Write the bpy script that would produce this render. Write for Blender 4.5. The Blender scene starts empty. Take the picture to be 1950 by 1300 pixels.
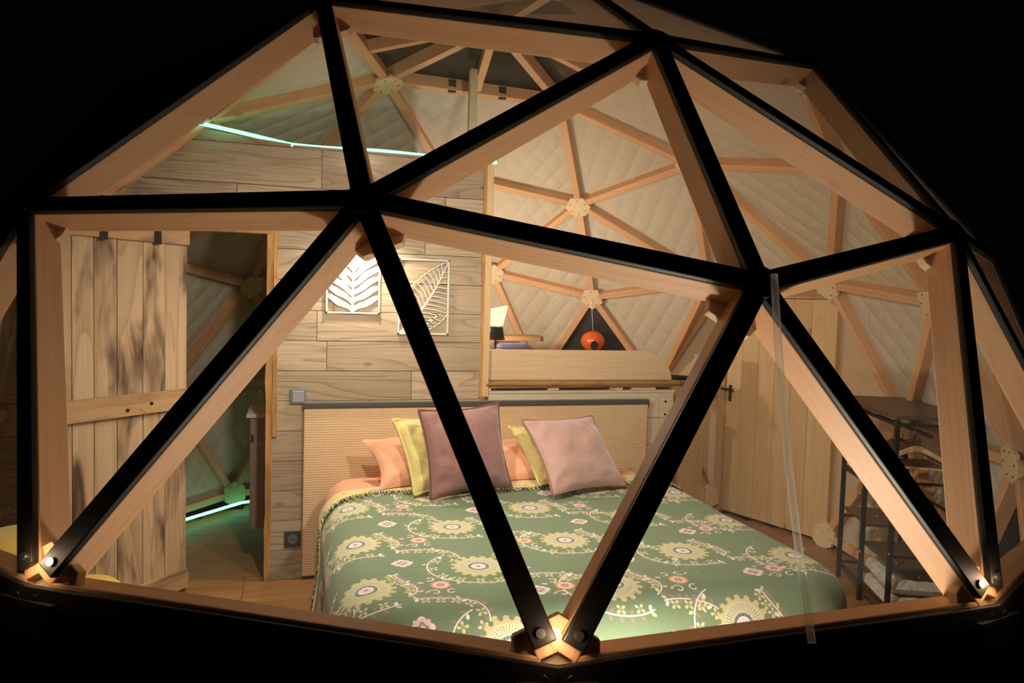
import bpy, math, random
import numpy as np
from mathutils import Vector, Matrix, noise as mnoise
C = bpy.context.scene.collection
scn = bpy.context.scene
R = 2.5                 # dome radius, m
ZC = 0.475              # height of the sphere's centre above the floor
random.seed(4)

# ------------------------------------------------------------------ camera, world, lights, exposure
def look(cam, loc, yaw, pitch, roll):
    fw = Vector((math.cos(pitch)*math.cos(yaw), math.cos(pitch)*math.sin(yaw), math.sin(pitch)))
    rt = Vector((math.sin(yaw), -math.cos(yaw), 0)); up = rt.cross(fw)
    r2 = rt*math.cos(roll) + up*math.sin(roll); u2 = up*math.cos(roll) - rt*math.sin(roll)
    m = Matrix((r2, u2, -fw)).transposed().to_4x4(); m.translation = loc
    cam.matrix_world = m
cd = bpy.data.cameras.new('camera'); cam = bpy.data.objects.new('camera', cd); C.objects.link(cam)
cd.sensor_width = 36; cd.lens = 0.7166645*36; cd.clip_start = 0.05
look(cam, Vector((1.4445561*R, -0.3800551*R, 0.4247798*R + ZC)), 2.8579563, -0.0560634, 0.0287926)
scn.camera = cam
w = bpy.data.worlds.new('night'); scn.world = w; w.use_nodes = True
w.node_tree.nodes['Background'].inputs[0].default_value = (0.30, 0.32, 0.38, 1)
w.node_tree.nodes['Background'].inputs[1].default_value = 0.0012
scn.view_settings.view_transform = 'Standard'; scn.view_settings.look = 'None'
scn.view_settings.gamma = 1; scn.view_settings.exposure = 0.70; scn.view_settings.use_curve_mapping = False
scn.cycles.transparent_max_bounces = 16; scn.cycles.max_bounces = 8; scn.cycles.diffuse_bounces = 5
scn.cycles.sample_clamp_indirect = 4.0
WARM = (1.0, 0.90, 0.79)
def lamp(name, kind, loc, power, size=0.03, color=WARM, aim=None, angle=100, blend=0.6):
    l = bpy.data.lights.new(name, kind); l.energy = power; l.color = color
    l.shadow_soft_size = size
    if kind == 'SPOT':
        l.spot_size = math.radians(angle); l.spot_blend = blend
    o = bpy.data.objects.new(name, l); C.objects.link(o); o.location = loc
    if aim is not None:
        o.rotation_euler = (Vector(aim)-Vector(loc)).to_track_quat('-Z', 'Y').to_euler()
    return o
SPOT_H = Vector((1.10, -0.76, 2.10))
lamp('sconce_down_light', 'SPOT', (-0.285, -0.63, 1.92), 34, 0.03, (1.0, 0.86, 0.68), (-0.36, -0.63, 0), 150, 0.9)
lamp('sconce_up_light', 'SPOT', (-0.36, -0.63, 2.12), 1.5, 0.03, WARM, (-0.40, -0.63, 4), 120, 0.9)
lamp('hub_fill_light', 'SPOT', (1.52, -0.01, 2.06), 58, 0.05, WARM, (-0.10, 0.25, 0.70), 150, 0.9)  # added fill under the right front hub, brightens bed and back wall
lamp('hub_fill_light', 'SPOT', (1.12, -0.79, 2.18), 60, 0.05, WARM, (-0.10, -0.45, 0.70), 145, 0.9)  # added fill under the left front hub, brightens wall and barn door
lamp('floor_fill_light', 'POINT', (1.99, -0.05, 0.40), 29, 0.09, WARM)  # added low fill, out of view behind the sill, lights strut undersides
lamp('loft_lamp_light', 'POINT', (-1.14, 0.22, 1.42), 17, 0.05, WARM)
UP = [Vector((0.9671, -0.1994, 0.1581)), Vector((0.789, -0.5873, 0.1806)), Vector((0.9632, 0.2123, 0.1647))]
UP = [q_*R*1.0 + Vector((0, 0, ZC+0.070)) for q_ in UP]
for p in UP:
    lamp('added_sill_light', 'POINT', p, 0.24, 0.015, (1.0, 0.66, 0.40))  # added lights for the warm glow on the sill hub plates

# ------------------------------------------------------------------ object helpers
def prop(o, label=None, cat=None, group=None, kind=None):
    if label: o['label'] = label
    if cat: o['category'] = cat
    if group: o['group'] = group
    if kind: o['kind'] = kind
    return o
def empty(name, loc=(0, 0, 0), label=None, cat=None, group=None, kind=None):
    o = bpy.data.objects.new(name, None); C.objects.link(o); o.location = loc
    o.empty_display_size = 0.05
    return prop(o, label, cat, group, kind)
def wloc(o):
    v = Vector((0, 0, 0))
    while o: v += o.location; o = o.parent
    return v
def mk(name, vf, mat, parent=None, frame=None, smooth=False, midx=None, bevel=0, uv=None):
    """link one mesh object; vertices in world metres, or local to `frame` when given"""
    v, f = vf
    me = bpy.data.meshes.new(name)
    if frame is None:
        c = Vector((0, 0, 0))
        if len(v):
            a = np.array([tuple(p) for p in v]); c = Vector((a.min(0)+a.max(0))/2)
            v = [tuple(p) for p in (a - np.array(c))]
        frame = Matrix.Translation(c)
    me.from_pydata([tuple(p) for p in v], [], [tuple(x) for x in f])
    for m in (mat if isinstance(mat, (list, tuple)) else [mat]): me.materials.append(m)
    if midx is not None: me.polygons.foreach_set('material_index', midx)
    if smooth: me.polygons.foreach_set('use_smooth', [True]*len(me.polygons))
    if uv is not None:
        l = me.uv_layers.new(name='UVMap'); vi = np.empty(len(me.loops), int); me.loops.foreach_get('vertex_index', vi)
        l.data.foreach_set('uv', np.array(uv, dtype=float)[vi].ravel())
    me.update()
    o = bpy.data.objects.new(name, me); C.objects.link(o)
    if parent is not None:
        o.parent = parent; frame = Matrix.Translation(-wloc(parent)) @ frame
    o.matrix_local = frame
    if bevel:
        b = o.modifiers.new('edge', 'BEVEL'); b.width = bevel; b.segments = 2; b.limit_method = 'ANGLE'
    return o
def box(x0, y0, z0, x1, y1, z1):
    v = [(x0,y0,z0),(x1,y0,z0),(x1,y1,z0),(x0,y1,z0),(x0,y0,z1),(x1,y0,z1),(x1,y1,z1),(x0,y1,z1)]
    return v, [(3,2,1,0),(4,5,6,7),(0,1,5,4),(1,2,6,5),(2,3,7,6),(3,0,4,7)]
def join(*parts):
    V, F = [], []
    for v, f in parts:
        n = len(V); V += [tuple(p) for p in v]; F += [tuple(i+n for i in x) for x in f]
    return V, F
def tube(pts, r, n=8, closed=False, cap=True):
    pts = [Vector(p) for p in pts]; V, F = [], []
    N = len(pts); up = None
    for i, p in enumerate(pts):
        a = pts[(i-1) % N] if (i or closed) else p; b = pts[(i+1) % N] if (i < N-1 or closed) else p
        t = (b-a).normalized()
        if up is None: up = t.orthogonal().normalized()
        else: up = (up - t*up.dot(t)); up = up.normalized() if up.length > 1e-6 else t.orthogonal().normalized()
        s = t.cross(up); rr = r[i] if isinstance(r, (list, tuple)) else r
        for k in range(n):
            q = 2*math.pi*k/n; V.append(p + up*(rr*math.cos(q)) + s*(rr*math.sin(q)))
    for i in range(N if closed else N-1):
        j = (i+1) % N
        for k in range(n):
            F.append((i*n+k, i*n+(k+1) % n, j*n+(k+1) % n, j*n+k))
    if cap and not closed:
        F.append(tuple(range(n-1, -1, -1))); F.append(tuple((N-1)*n+k for k in range(n)))
    return V, F
def beam(a, b, w_, h_, up=(0, 0, 1)):
    """square bar from a to b"""
    a, b = Vector(a), Vector(b); t = (b-a).normalized(); up = Vector(up)
    s = t.cross(up).normalized(); u = s.cross(t)
    V = []
    for p in (a, b):
        for i, j in ((-1,-1),(1,-1),(1,1),(-1,1)): V.append(p + s*(i*w_/2) + u*(j*h_/2))
    return V, [(0,1,2,3),(7,6,5,4),(0,4,5,1),(1,5,6,2),(2,6,7,3),(3,7,4,0)]
def lathe(prof, n=24, c=(0, 0, 0)):
    V, F = [], []
    for r, z in prof:
        for k in range(n):
            a = 2*math.pi*k/n; V.append((c[0]+r*math.cos(a), c[1]+r*math.sin(a), c[2]+z))
    for i in range(len(prof)-1):
        for k in range(n): F.append((i*n+k, i*n+(k+1) % n, (i+1)*n+(k+1) % n, (i+1)*n+k))
    F.append(tuple(range(n-1, -1, -1))); F.append(tuple((len(prof)-1)*n+k for k in range(n)))
    return V, F
def prism(poly, o, ex, ey, ez, t):
    """polygon in the plane (ex, ey) at o, thickness t along ez"""
    o, ex, ey, ez = map(Vector, (o, ex, ey, ez)); n = len(poly)
    V = [o+ex*x+ey*y for x, y in poly] + [o+ex*x+ey*y+ez*t for x, y in poly]
    F = [tuple(range(n-1, -1, -1)), tuple(range(n, 2*n))] + [(i, (i+1) % n, n+(i+1) % n, n+i) for i in range(n)]
    return V, F
def disc(c, axis, r, h, n=12):
    c, axis = Vector(c), Vector(axis).normalized(); e = axis.orthogonal().normalized(); g = axis.cross(e)
    return prism([(r*math.cos(2*math.pi*k/n), r*math.sin(2*math.pi*k/n)) for k in range(n)], c, e, g, axis, h)

# ------------------------------------------------------------------ materials
class NT:
    def __init__(s, name):
        s.m = bpy.data.materials.new(name); s.m.use_nodes = True; s.t = s.m.node_tree; s.t.nodes.clear()
        s.out = s.n('ShaderNodeOutputMaterial')
    def n(s, typ, **k):
        x = s.t.nodes.new(typ)
        for a, v in k.items(): setattr(x, a, v)
        return x
    def set(s, sock, v):
        if isinstance(v, bpy.types.NodeSocket): s.t.links.new(v, sock)
        elif v is not None: sock.default_value = v
        return sock
    def math(s, op, a, b=None, c=None):
        x = s.n('ShaderNodeMath', operation=op); s.set(x.inputs[0], a); s.set(x.inputs[1], b); s.set(x.inputs[2], c); return x.outputs[0]
    def mix(s, f, a, b, mode='MIX'):
        x = s.n('ShaderNodeMix', data_type='RGBA', blend_type=mode); s.set(x.inputs['Factor'], f)
        s.set(x.inputs[6], a); s.set(x.inputs[7], b); return x.outputs[2]
    def ramp(s, f, stops):
        x = s.n('ShaderNodeValToRGB'); s.set(x.inputs[0], f); e = x.color_ramp.elements
        while len(e) < len(stops): e.new(0.5)
        for i, (p, c) in enumerate(stops):
            e[i].position = p; e[i].color = c if isinstance(c, (tuple, list)) and len(c) == 4 else (*c, 1) if isinstance(c, tuple) else (c, c, c, 1)
        return x.outputs[0]
    def noise(s, vec, scale, detail=4, rough=0.55, dist=0):
        x = s.n('ShaderNodeTexNoise'); s.set(x.inputs['Vector'], vec); x.inputs['Scale'].default_value = scale
        x.inputs['Detail'].default_value = detail; x.inputs['Roughness'].default_value = rough; x.inputs['Distortion'].default_value = dist
        return x.outputs['Fac']
    def mapping(s, vec, scale=(1, 1, 1), loc=(0, 0, 0), rot=(0, 0, 0)):
        x = s.n('ShaderNodeMapping'); s.set(x.inputs['Vector'], vec); s.set(x.inputs['Scale'], scale); s.set(x.inputs['Location'], loc); s.set(x.inputs['Rotation'], rot)
        return x.outputs[0]
    def bump(s, h, strength=0.3, dist=0.01):
        x = s.n('ShaderNodeBump'); s.set(x.inputs['Height'], h); x.inputs['Strength'].default_value = strength; x.inputs['Distance'].default_value = dist
        return x.outputs[0]
    def bsdf(s, color, rough=0.6, normal=None, metal=0, spec=0.4, **k):
        x = s.n('ShaderNodeBsdfPrincipled'); s.set(x.inputs['Base Color'], color); s.set(x.inputs['Roughness'], rough)
        x.inputs['Metallic'].default_value = metal; x.inputs['Specular IOR Level'].default_value = spec
        if normal is not None: s.t.links.new(normal, x.inputs['Normal'])
        for a, v in k.items(): s.set(x.inputs[a.replace('_', ' ')], v)
        return x.outputs[0]
    def done(s, sh): s.t.links.new(sh, s.out.inputs['Surface']); return s.m
def lin(r, g, b):
    f = lambda c: (c/255/12.92) if c/255 <= 0.04045 else ((c/255+0.055)/1.055)**2.4
    return (f(r), f(g), f(b), 1)
def wood(name, light, dark, axis=0, grain=16, ring=5, vary=0.12, knots=0.75, burn=0, rough=0.6, bump=0.25, knotcol=None, ra=0.16):
    t = NT(name); tc = t.n('ShaderNodeTexCoord').outputs['Object']; oi = t.n('ShaderNodeObjectInfo').outputs['Random']
    off = t.n('ShaderNodeCombineXYZ'); t.set(off.inputs[0], t.math('MULTIPLY', oi, 37.0)); t.set(off.inputs[1], t.math('MULTIPLY', oi, 91.0)); t.set(off.inputs[2], t.math('MULTIPLY', oi, 53.0))
    va = t.n('ShaderNodeVectorMath', operation='ADD'); t.set(va.inputs[0], tc); t.set(va.inputs[1], off.outputs[0]); p = va.outputs[0]
    st = [1, 1, 1]; st[axis] = 0.09
    low = t.noise(t.mapping(p, tuple(2.6*x if i != axis else 0.8 for i, x in enumerate(st))), 1.0, 2, 0.5, 0.6)
    # growth rings: contour lines of a stretched noise
    ringv = t.math('FRACT', t.math('MULTIPLY', t.noise(t.mapping(p, tuple(s*ring for s in st)), 1.0, 1.5, 0.4, 0.35), 17.0))
    ringv = t.math('SUBTRACT', 1.0, t.math('POWER', ringv, 5.0))
    fine = t.noise(t.mapping(p, tuple(s*grain*5 if i != axis else 1.3 for i, s in enumerate(st))), 1.0, 5, 0.65, 0.1)
    g = t.math('MULTIPLY_ADD', ringv, ra, t.math('MULTIPLY', fine, 0.78-0.5*ra))
    col = t.mix(t.ramp(g, [(0.25, 0.0), (0.8, 1.0)]), dark, light)
    col = t.mix(t.ramp(low, [(0.35, 0.0), (0.7, 0.45)]), col, dark)
    vo = t.n('ShaderNodeTexVoronoi'); ks = [4.2, 4.2, 4.2]; ks[axis] = 2.2; t.set(vo.inputs['Vector'], t.mapping(p, tuple(ks))); vo.inputs['Scale'].default_value = 1.0
    kd = t.math('ADD', vo.outputs['Distance'], t.math('MULTIPLY', fine, 0.04))
    kmask = t.ramp(kd, [(0.055, 1.0), (0.095, 0.0)])
    kc = knotcol or tuple(0.33*c for c in dark[:3])+(1,)
    col = t.mix(t.math('MULTIPLY', kmask, knots), col, kc)
    if burn:
        b = t.noise(t.mapping(p, tuple(9.0 if i != axis else 2.0 for i in range(3))), 1.0, 3, 0.55, 0.4)
        b = t.math('MULTIPLY', t.ramp(b, [(0.51, 0.0), (0.68, 1.0)]), burn)
        col = t.mix(b, col, lin(84, 60, 42))
    var = t.math('MULTIPLY_ADD', t.math('SUBTRACT', t.math('FRACT', t.math('MULTIPLY', oi, 17.31)), 0.5), 2*vary, 1.0)
    hs = t.n('ShaderNodeHueSaturation'); t.set(hs.inputs['Value'], var); t.set(hs.inputs['Color'], col)
    return t.done(t.bsdf(hs.outputs[0], rough, t.bump(g, bump, 0.004)))
def plain(name, col, rough=0.5, metal=0, spec=0.4, nscale=30, namt=0.08, bump=0.0):
    t = NT(name); p = t.n('ShaderNodeTexCoord').outputs['Object']; nz = t.noise(p, nscale, 4)
    c2 = tuple(c*(1-namt*2) for c in col[:3])+(1,); c = t.mix(nz, c2, col)
    return t.done(t.bsdf(c, rough, t.bump(nz, bump, 0.003) if bump else None, metal, spec))
def fabric(name, col, scale=220, dark=0.82, sheen=0.3, crease=0.25, rough=0.85, cs=9):
    t = NT(name); p = t.n('ShaderNodeTexCoord').outputs['Object']
    nz = t.noise(p, scale, 2); lo = t.noise(p, cs, 3, 0.55, 0.4)
    c = t.mix(nz, tuple(c*dark for c in col[:3])+(1,), col)
    h = t.math('MULTIPLY_ADD', lo, 1.0, t.math('MULTIPLY', nz, 0.08))
    return t.done(t.bsdf(c, rough, t.bump(h, crease, 0.03), 0, 0.25, Sheen_Weight=sheen))
def emit(name, col, strength):
    t = NT(name); e = t.n('ShaderNodeEmission'); e.inputs[0].default_value = col; e.inputs[1].default_value = strength
    return t.done(e.outputs[0])
def glass(name, dust=0.02, dustcol=(0.75, 0.72, 0.66, 1), tint=(0.93, 0.94, 0.92, 1), specks=1.0, haze_scale=1.6):
    t = NT(name); g = t.n('ShaderNodeNewGeometry').outputs['Position']
    tr = t.n('ShaderNodeBsdfTransparent'); tr.inputs[0].default_value = tint
    gl = t.n('ShaderNodeBsdfGlossy'); gl.inputs['Roughness'].default_value = 0.03
    lw = t.n('ShaderNodeLayerWeight'); lw.inputs[0].default_value = 0.5
    fr = t.math('MULTIPLY_ADD', t.math('POWER', lw.outputs['Facing'], 5.0), 0.75, 0.025)
    m1 = t.n('ShaderNodeMixShader'); t.set(m1.inputs[0], fr); t.set(m1.inputs[1], tr.outputs[0]); t.set(m1.inputs[2], gl.outputs[0])
    df = t.n('ShaderNodeBsdfTranslucent'); df.inputs[0].default_value = dustcol
    d2 = t.n('ShaderNodeBsdfDiffuse'); d2.inputs[0].default_value = dustcol
    md = t.n('ShaderNodeMixShader'); md.inputs[0].default_value = 0.4; t.set(md.inputs[1], df.outputs[0]); t.set(md.inputs[2], d2.outputs[0])
    hz = t.ramp(t.noise(g, haze_scale, 4, 0.6), [(0.3, 0.3), (0.75, 1.0)])
    vo = t.n('ShaderNodeTexVoronoi'); t.set(vo.inputs['Vector'], g); vo.inputs['Scale'].default_value = 26.0
    sp = t.math('MULTIPLY', t.ramp(vo.outputs['Distance'], [(0.05, 1.0), (0.075, 0.0)]), 0.16*specks)
    f = t.math('ADD', t.math('MULTIPLY', hz, dust), sp)
    m2 = t.n('ShaderNodeMixShader'); t.set(m2.inputs[0], f); t.set(m2.inputs[1], m1.outputs[0]); t.set(m2.inputs[2], md.outputs[0])
    return t.done(m2.outputs[0])

M = {}
M['strut'] = wood('pine_strut', lin(228, 186, 144), lin(202, 152, 110), 0, 16, 5, 0.08, 0.6, rough=0.55)
M['ply'] = plain('birch_ply', lin(226, 202, 162), 0.7, nscale=14, namt=0.07)
M['barn'] = wood('weathered_plank', lin(184, 164, 138), lin(136, 116, 92), 1, 18, 6.5, 0.15, 0.6, rough=0.75, bump=0.7, ra=0.36)
M['burnt'] = wood('scorched_plank', lin(206, 178, 144), lin(164, 132, 98), 2, 14, 4, 0.06, 0.8, burn=1.0, rough=0.7, bump=0.4, ra=0.30)
M['burnt_x'] = wood('scorched_batten', lin(208, 174, 132), lin(166, 128, 90), 0, 14, 4, 0.06, 0.8, burn=0.7, rough=0.7, bump=0.4)
M['pine_z'] = wood('pale_pine_upright', lin(226, 198, 152), lin(202, 166, 118), 2, 12, 3.5, 0.06, 0.8, rough=0.6)
M['pine_y'] = wood('pale_pine_across', lin(232, 206, 168), lin(212, 178, 136), 1, 12, 3.5, 0.05, 0.85, rough=0.6)
M['white_y'] = wood('whitewashed_pine', lin(226, 212, 184), lin(198, 180, 150), 1, 12, 3.5, 0.05, 0.5, rough=0.7)
M['rough_z'] = wood('rough_edge_pine', lin(222, 172, 104), lin(150, 100, 54), 2, 16, 6, 0.06, 0.5, burn=0.4, rough=0.75, bump=0.8)
M['slab'] = wood('live_edge_slab', lin(196, 150, 92), lin(120, 82, 46), 1, 14, 5, 0.04, 0.6, burn=0.8, rough=0.7, bump=0.6)
M['floor'] = wood('oak_laminate', lin(176, 132, 84), lin(132, 92, 56), 1, 12, 3, 0.07, 0.3, rough=0.42, bump=0.1)
M['grey_wood'] = wood('grey_cabinet_wood', lin(150, 134, 114), lin(116, 100, 82), 2, 14, 5, 0.05, 0.1)
M['brown_wood'] = wood('dark_shelf_wood', lin(112, 86, 62), lin(74, 54, 38), 0, 14, 5, 0.05, 0.2, rough=0.4)
M['hanger_dark'] = wood('brown_hanger_wood', lin(128, 92, 64), lin(92, 62, 42), 1, 16, 5, 0.05, 0)
M['hanger'] = wood('pale_hanger_wood', lin(226, 196, 148), lin(206, 172, 122), 1, 16, 5, 0.05, 0)
M['black'] = plain('black_cap_strip', lin(20, 18, 17), 0.5, 0, 0.5, 60, 0.1)
M['panel'] = plain('black_membrane', lin(11, 10, 9), 0.4, 0, 0.2, 40, 0.1)
M['iron'] = plain('black_iron', lin(44, 42, 40), 0.5, 0.3, 0.4, 60, 0.15, 0.1)
M['steel'] = plain('bright_steel', lin(150, 146, 140), 0.4, 1.0)
M['darkscrew'] = plain('dark_screw', lin(60, 50, 42), 0.5, 0.6)
M['white'] = plain('white_painted_metal', lin(200, 194, 182), 0.5, 0, 0.3, 40, 0.03)
M['greyplastic'] = plain('grey_plastic', lin(118, 118, 122), 0.4, 0, 0.4)
M['darkplastic'] = plain('anthracite_plastic', lin(58, 58, 60), 0.4, 0, 0.4)
M['ground'] = plain('dark_ground', lin(24, 23, 21), 0.8, nscale=6)
M['glass'] = glass('dusty_glass', 0.022)
M['dimglass'] = glass('dusty_dark_glass', 0.30, (0.30, 0.29, 0.25, 1), specks=0.6)
M['topglass'] = glass('grimy_roof_glass', 0.22, (0.55, 0.48, 0.42, 1), specks=0.4)
M['sheet'] = glass('hazy_roof_sheet', 0.42, (0.62, 0.52, 0.46, 1), specks=0.2)
M['net'] = glass('dark_netted_pane', 0.42, (0.22, 0.23, 0.20, 1), specks=0.3, haze_scale=8)
M['mint'] = emit('mint_led', (0.18, 0.88, 0.48, 1), 3.3)
M['bulb'] = emit('warm_bulb', (1.0, 0.8, 0.55, 1), 6.0)
M['shade'] = None
t = NT('cream_lampshade'); M['shade'] = t.done(t.bsdf(lin(240, 230, 200), 0.8, None, 0, 0.2, Emission_Color=(1, 0.88, 0.66, 1), Emission_Strength=0.55))
M['blackshade'] = fabric('black_lampshade', lin(38, 35, 32), 300)
M['orange'] = plain('orange_glaze', lin(226, 96, 34), 0.25, 0, 0.6, 8, 0.12)
M['hole'] = plain('near_black_fill', lin(16, 13, 11), 0.8)  # solid near-black fill for openings, pin holes and puck lenses
M['yellow'] = fabric('yellow_upholstery', lin(222, 194, 84), 260, 0.85)
M['yellow_c'] = fabric('yellow_cotton', lin(214, 194, 122), 300, 0.88, 0.2, 0.35, cs=12)
M['greyfab'] = fabric('grey_green_cloth', lin(120, 120, 104), 200)
M['rose'] = fabric('dusky_rose_velvet', lin(150, 104, 97), 380, 0.86, 0.7, 0.4, 0.55, 10)
M['pink'] = fabric('pale_pink_velvet', lin(194, 152, 140), 380, 0.88, 0.7, 0.35, 0.5, 9)
M['roseedge'] = fabric('dark_rose_piping', lin(116, 70, 62), 300)
M['pinkedge'] = fabric('tan_piping', lin(160, 112, 92), 300)
M['peach'] = fabric('peach_cotton', lin(226, 164, 130), 420, 0.92, 0.1, 0.3, 0.85, 7)
M['bluegrey'] = plain('pale_blue_plastic', lin(150, 190, 196), 0.5)
M['purple'] = fabric('purple_cloth', lin(84, 72, 104), 200)
M['capgrey'] = fabric('charcoal_band', lin(78, 74, 68), 240, 0.8)
t = NT('quilt_lining'); p = t.n('ShaderNodeTexCoord').outputs['Object']
nz = t.noise(p, 34, 4, 0.6, 0.8); fi = t.noise(p, 320, 2)
M['quilt'] = t.done(t.bsdf(t.mix(fi, lin(184, 171, 150), lin(210, 198, 178)), 0.8, t.bump(nz, 0.25, 0.01), 0, 0.25))
# woven headboard: fine basket grid
t = NT('woven_raffia'); p = t.n('ShaderNodeTexCoord').outputs['Object']
sp = t.n('ShaderNodeSeparateXYZ'); t.set(sp.inputs[0], p)
a = t.math('ABSOLUTE', t.math('SINE', t.math('MULTIPLY', sp.outputs[1], math.pi/0.010)))
b = t.math('ABSOLUTE', t.math('SINE', t.math('MULTIPLY', sp.outputs[2], math.pi/0.0135)))
h = t.math('MULTIPLY', t.math('POWER', a, 0.28), t.math('POWER', b, 0.35))
lo = t.noise(p, 7, 3)
c = t.mix(t.ramp(h, [(0.1, 0.0), (0.6, 1.0)]), lin(190, 158, 118), t.mix(lo, lin(214, 182, 140), lin(226, 196, 154)))
M['raffia'] = t.done(t.bsdf(c, 0.8, t.bump(h, 0.5, 0.004)))
t = NT('clear_wrap'); p = t.n('ShaderNodeTexCoord').outputs['Object']; nz = t.noise(p, 16, 4, 0.6, 1.2)
M['wrap'] = t.done(t.bsdf(lin(214, 206, 196), 0.18, t.bump(nz, 0.8, 0.03), 0, 0.7, Coat_Weight=0.6, Coat_Roughness=0.08))
t = NT('clear_tube'); tr = t.n('ShaderNodeBsdfTransparent'); tr.inputs[0].default_value = (0.9, 0.9, 0.88, 1)
dt = t.n('ShaderNodeBsdfTranslucent'); dt.inputs[0].default_value = (0.9, 0.88, 0.84, 1); dg = t.n('ShaderNodeBsdfGlossy'); dg.inputs['Roughness'].default_value = 0.12
df = t.n('ShaderNodeMixShader'); df.inputs[0].default_value = 0.35; t.set(df.inputs[1], dt.outputs[0]); t.set(df.inputs[2], dg.outputs[0])
lw = t.n('ShaderNodeLayerWeight'); lw.inputs[0].default_value = 0.35
ms = t.n('ShaderNodeMixShader'); t.set(ms.inputs[0], t.math('MULTIPLY_ADD', lw.outputs['Facing'], 0.6, 0.10)); t.set(ms.inputs[1], tr.outputs[0]); t.set(ms.inputs[2], df.outputs[0])
M['tube'] = t.done(ms.outputs[0])

# ------------------------------------------------------------------ printed bedspread cloth (computed, no file)
CX0, CX1, CY0, CY1, PPM = -0.6, 2.35, -1.65, 1.85, 560
def print_cloth():
    W, H = int((CX1-CX0)*PPM), int((CY1-CY0)*PPM)      # image columns run along x, rows along y
    img = np.empty((H, W, 3), np.float32); img[:] = (0.450, 0.515, 0.400)
    rng = np.random.RandomState(3)
    img *= (1 + 0.02*rng.randn(H, W, 1)).astype(np.float32)
    CREAM, OCHRE, PINK, WHITE, SLATE, MAUVE, ORANGE, SAGE = [(np.array(c)/255.) for c in
        ((212, 204, 164), (206, 190, 144), (236, 200, 200), (244, 232, 226), (84, 92, 98), (156, 132, 122), (226, 150, 110), (150, 160, 116))]
    def win(x, y, r):
        i0, i1 = max(0, int((x-r-CX0)*PPM)), min(W, int((x+r-CX0)*PPM)+1); j0, j1 = max(0, int((y-r-CY0)*PPM)), min(H, int((y+r-CY0)*PPM)+1)
        if i1 <= i0 or j1 <= j0: return None
        X, Y = np.meshgrid((np.arange(i0, i1)+.5)/PPM+CX0-x, (np.arange(j0, j1)+.5)/PPM+CY0-y)
        return (slice(j0, j1), slice(i0, i1)), X, Y
    def put(sl, sd, col, al=1.0):
        a = np.clip(0.5 - sd*PPM, 0, 1)[..., None]*al
        img[sl] = img[sl]*(1-a) + col*a
    def blob(x, y, r, col, lob=0, amp=0.0, ph=0.0, al=1.0):
        q = win(x, y, r*1.5)
        if q is None: return
        sl, X, Y = q; d = np.hypot(X, Y); th = np.arctan2(Y, X)
        put(sl, d - r*(1 + amp*np.cos(lob*th+ph)), col, al)
    def leaf(x, y, ang, ln, wd, col):
        q = win(x, y, ln)
        if q is None: return
        sl, X, Y = q; u = X*math.cos(ang)+Y*math.sin(ang); v = -X*math.sin(ang)+Y*math.cos(ang)
        put(sl, np.hypot(u/ln, v/wd)*wd*0.5*2-wd*0.5, col)
    def line(pts, wd, col):
        for (x0, y0), (x1, y1) in zip(pts[:-1], pts[1:]):
            L = math.hypot(x1-x0, y1-y0); q = win((x0+x1)/2, (y0+y1)/2, L/2+wd*2)
            if q is None or L < 1e-6: continue
            sl, X, Y = q; X = X+(x0+x1)/2-x0; Y = Y+(y0+y1)/2-y0
            s = np.clip((X*(x1-x0)+Y*(y1-y0))/L/L, 0, 1)
            put(sl, np.hypot(X-s*(x1-x0), Y-s*(y1-y0))-wd/2, col)
    def flower(x, y, a, s=1.0):
        for k in range(4): leaf(x+0.013*s*math.cos(a+k*1.57), y+0.013*s*math.sin(a+k*1.57), a+k*1.57, 0.015*s, 0.011*s, OCHRE*1.06)
        blob(x, y, 0.006*s, SAGE); 
    def vine(cx, cy, r, a0, a1):
        n = 26; pts = []
        for k in range(n+1):
            a = a0+(a1-a0)*k/n; rr = r*(1+0.10*math.sin(k/n*6.3)); pts.append((cx+rr*math.cos(a), cy+rr*math.sin(a)))
        for k in range(1, n, 2):
            x, y = pts[k]; dx, dy = pts[k+1][0]-pts[k-1][0], pts[k+1][1]-pts[k-1][1]; a = math.atan2(dy, dx); s = 1 if k % 2 else -1
            px, py = x+0.022*math.cos(a+s*1.2), y+0.022*math.sin(a+s*1.2)
            if k % 4 == 3: flower(px, py, a+s*0.8, 0.95)
            else: leaf(x+0.016*math.cos(a+s*0.9), y+0.016*math.sin(a+s*0.9), a+s*0.9, 0.021, 0.012, WHITE if k % 3 == 1 else MAUVE)
            leaf(x+0.015*math.cos(a-s*0.9), y+0.015*math.sin(a-s*0.9), a-s*0.9, 0.020, 0.012, MAUVE if k % 5 else CREAM)
        line(pts, 0.0050, WHITE)
    def medallion(x, y):
        q = win(x, y, 0.16)
        if q is None: return
        sl, X, Y = q; d = np.hypot(X, Y); th = np.arctan2(Y, X)
        lob = np.abs(np.cos(8*th)); put(sl, d-(0.080+0.020*lob**0.6), OCHRE*0.98)
        for k in range(16):
            a = (k+0.5)*2*math.pi/16; put(sl, np.hypot(X-0.092*math.cos(a), Y-0.092*math.sin(a))-0.0085, np.array((0.450, 0.515, 0.400)))
        put(sl, d-0.074, CREAM)
        dash = (np.abs(np.sin(20*th)) > 0.80) & (((d*220) % 1.0) < 0.62) & (d > 0.042) & (d < 0.070)
        img[sl] = np.where(dash[..., None], img[sl]*0.35+SLATE*0.65, img[sl])
        put(sl, d-0.037, SLATE)
        dots = (np.cos(22*th) > 0.35) & (np.abs(d-0.032) < 0.0028); img[sl] = np.where(dots[..., None], img[sl]*0.4+WHITE*0.6, img[sl])
        put(sl, d-0.0265, WHITE); put(sl, d-0.021*(1+0.16*np.cos(8*th)), PINK); put(sl, d-0.007, MAUVE)
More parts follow.
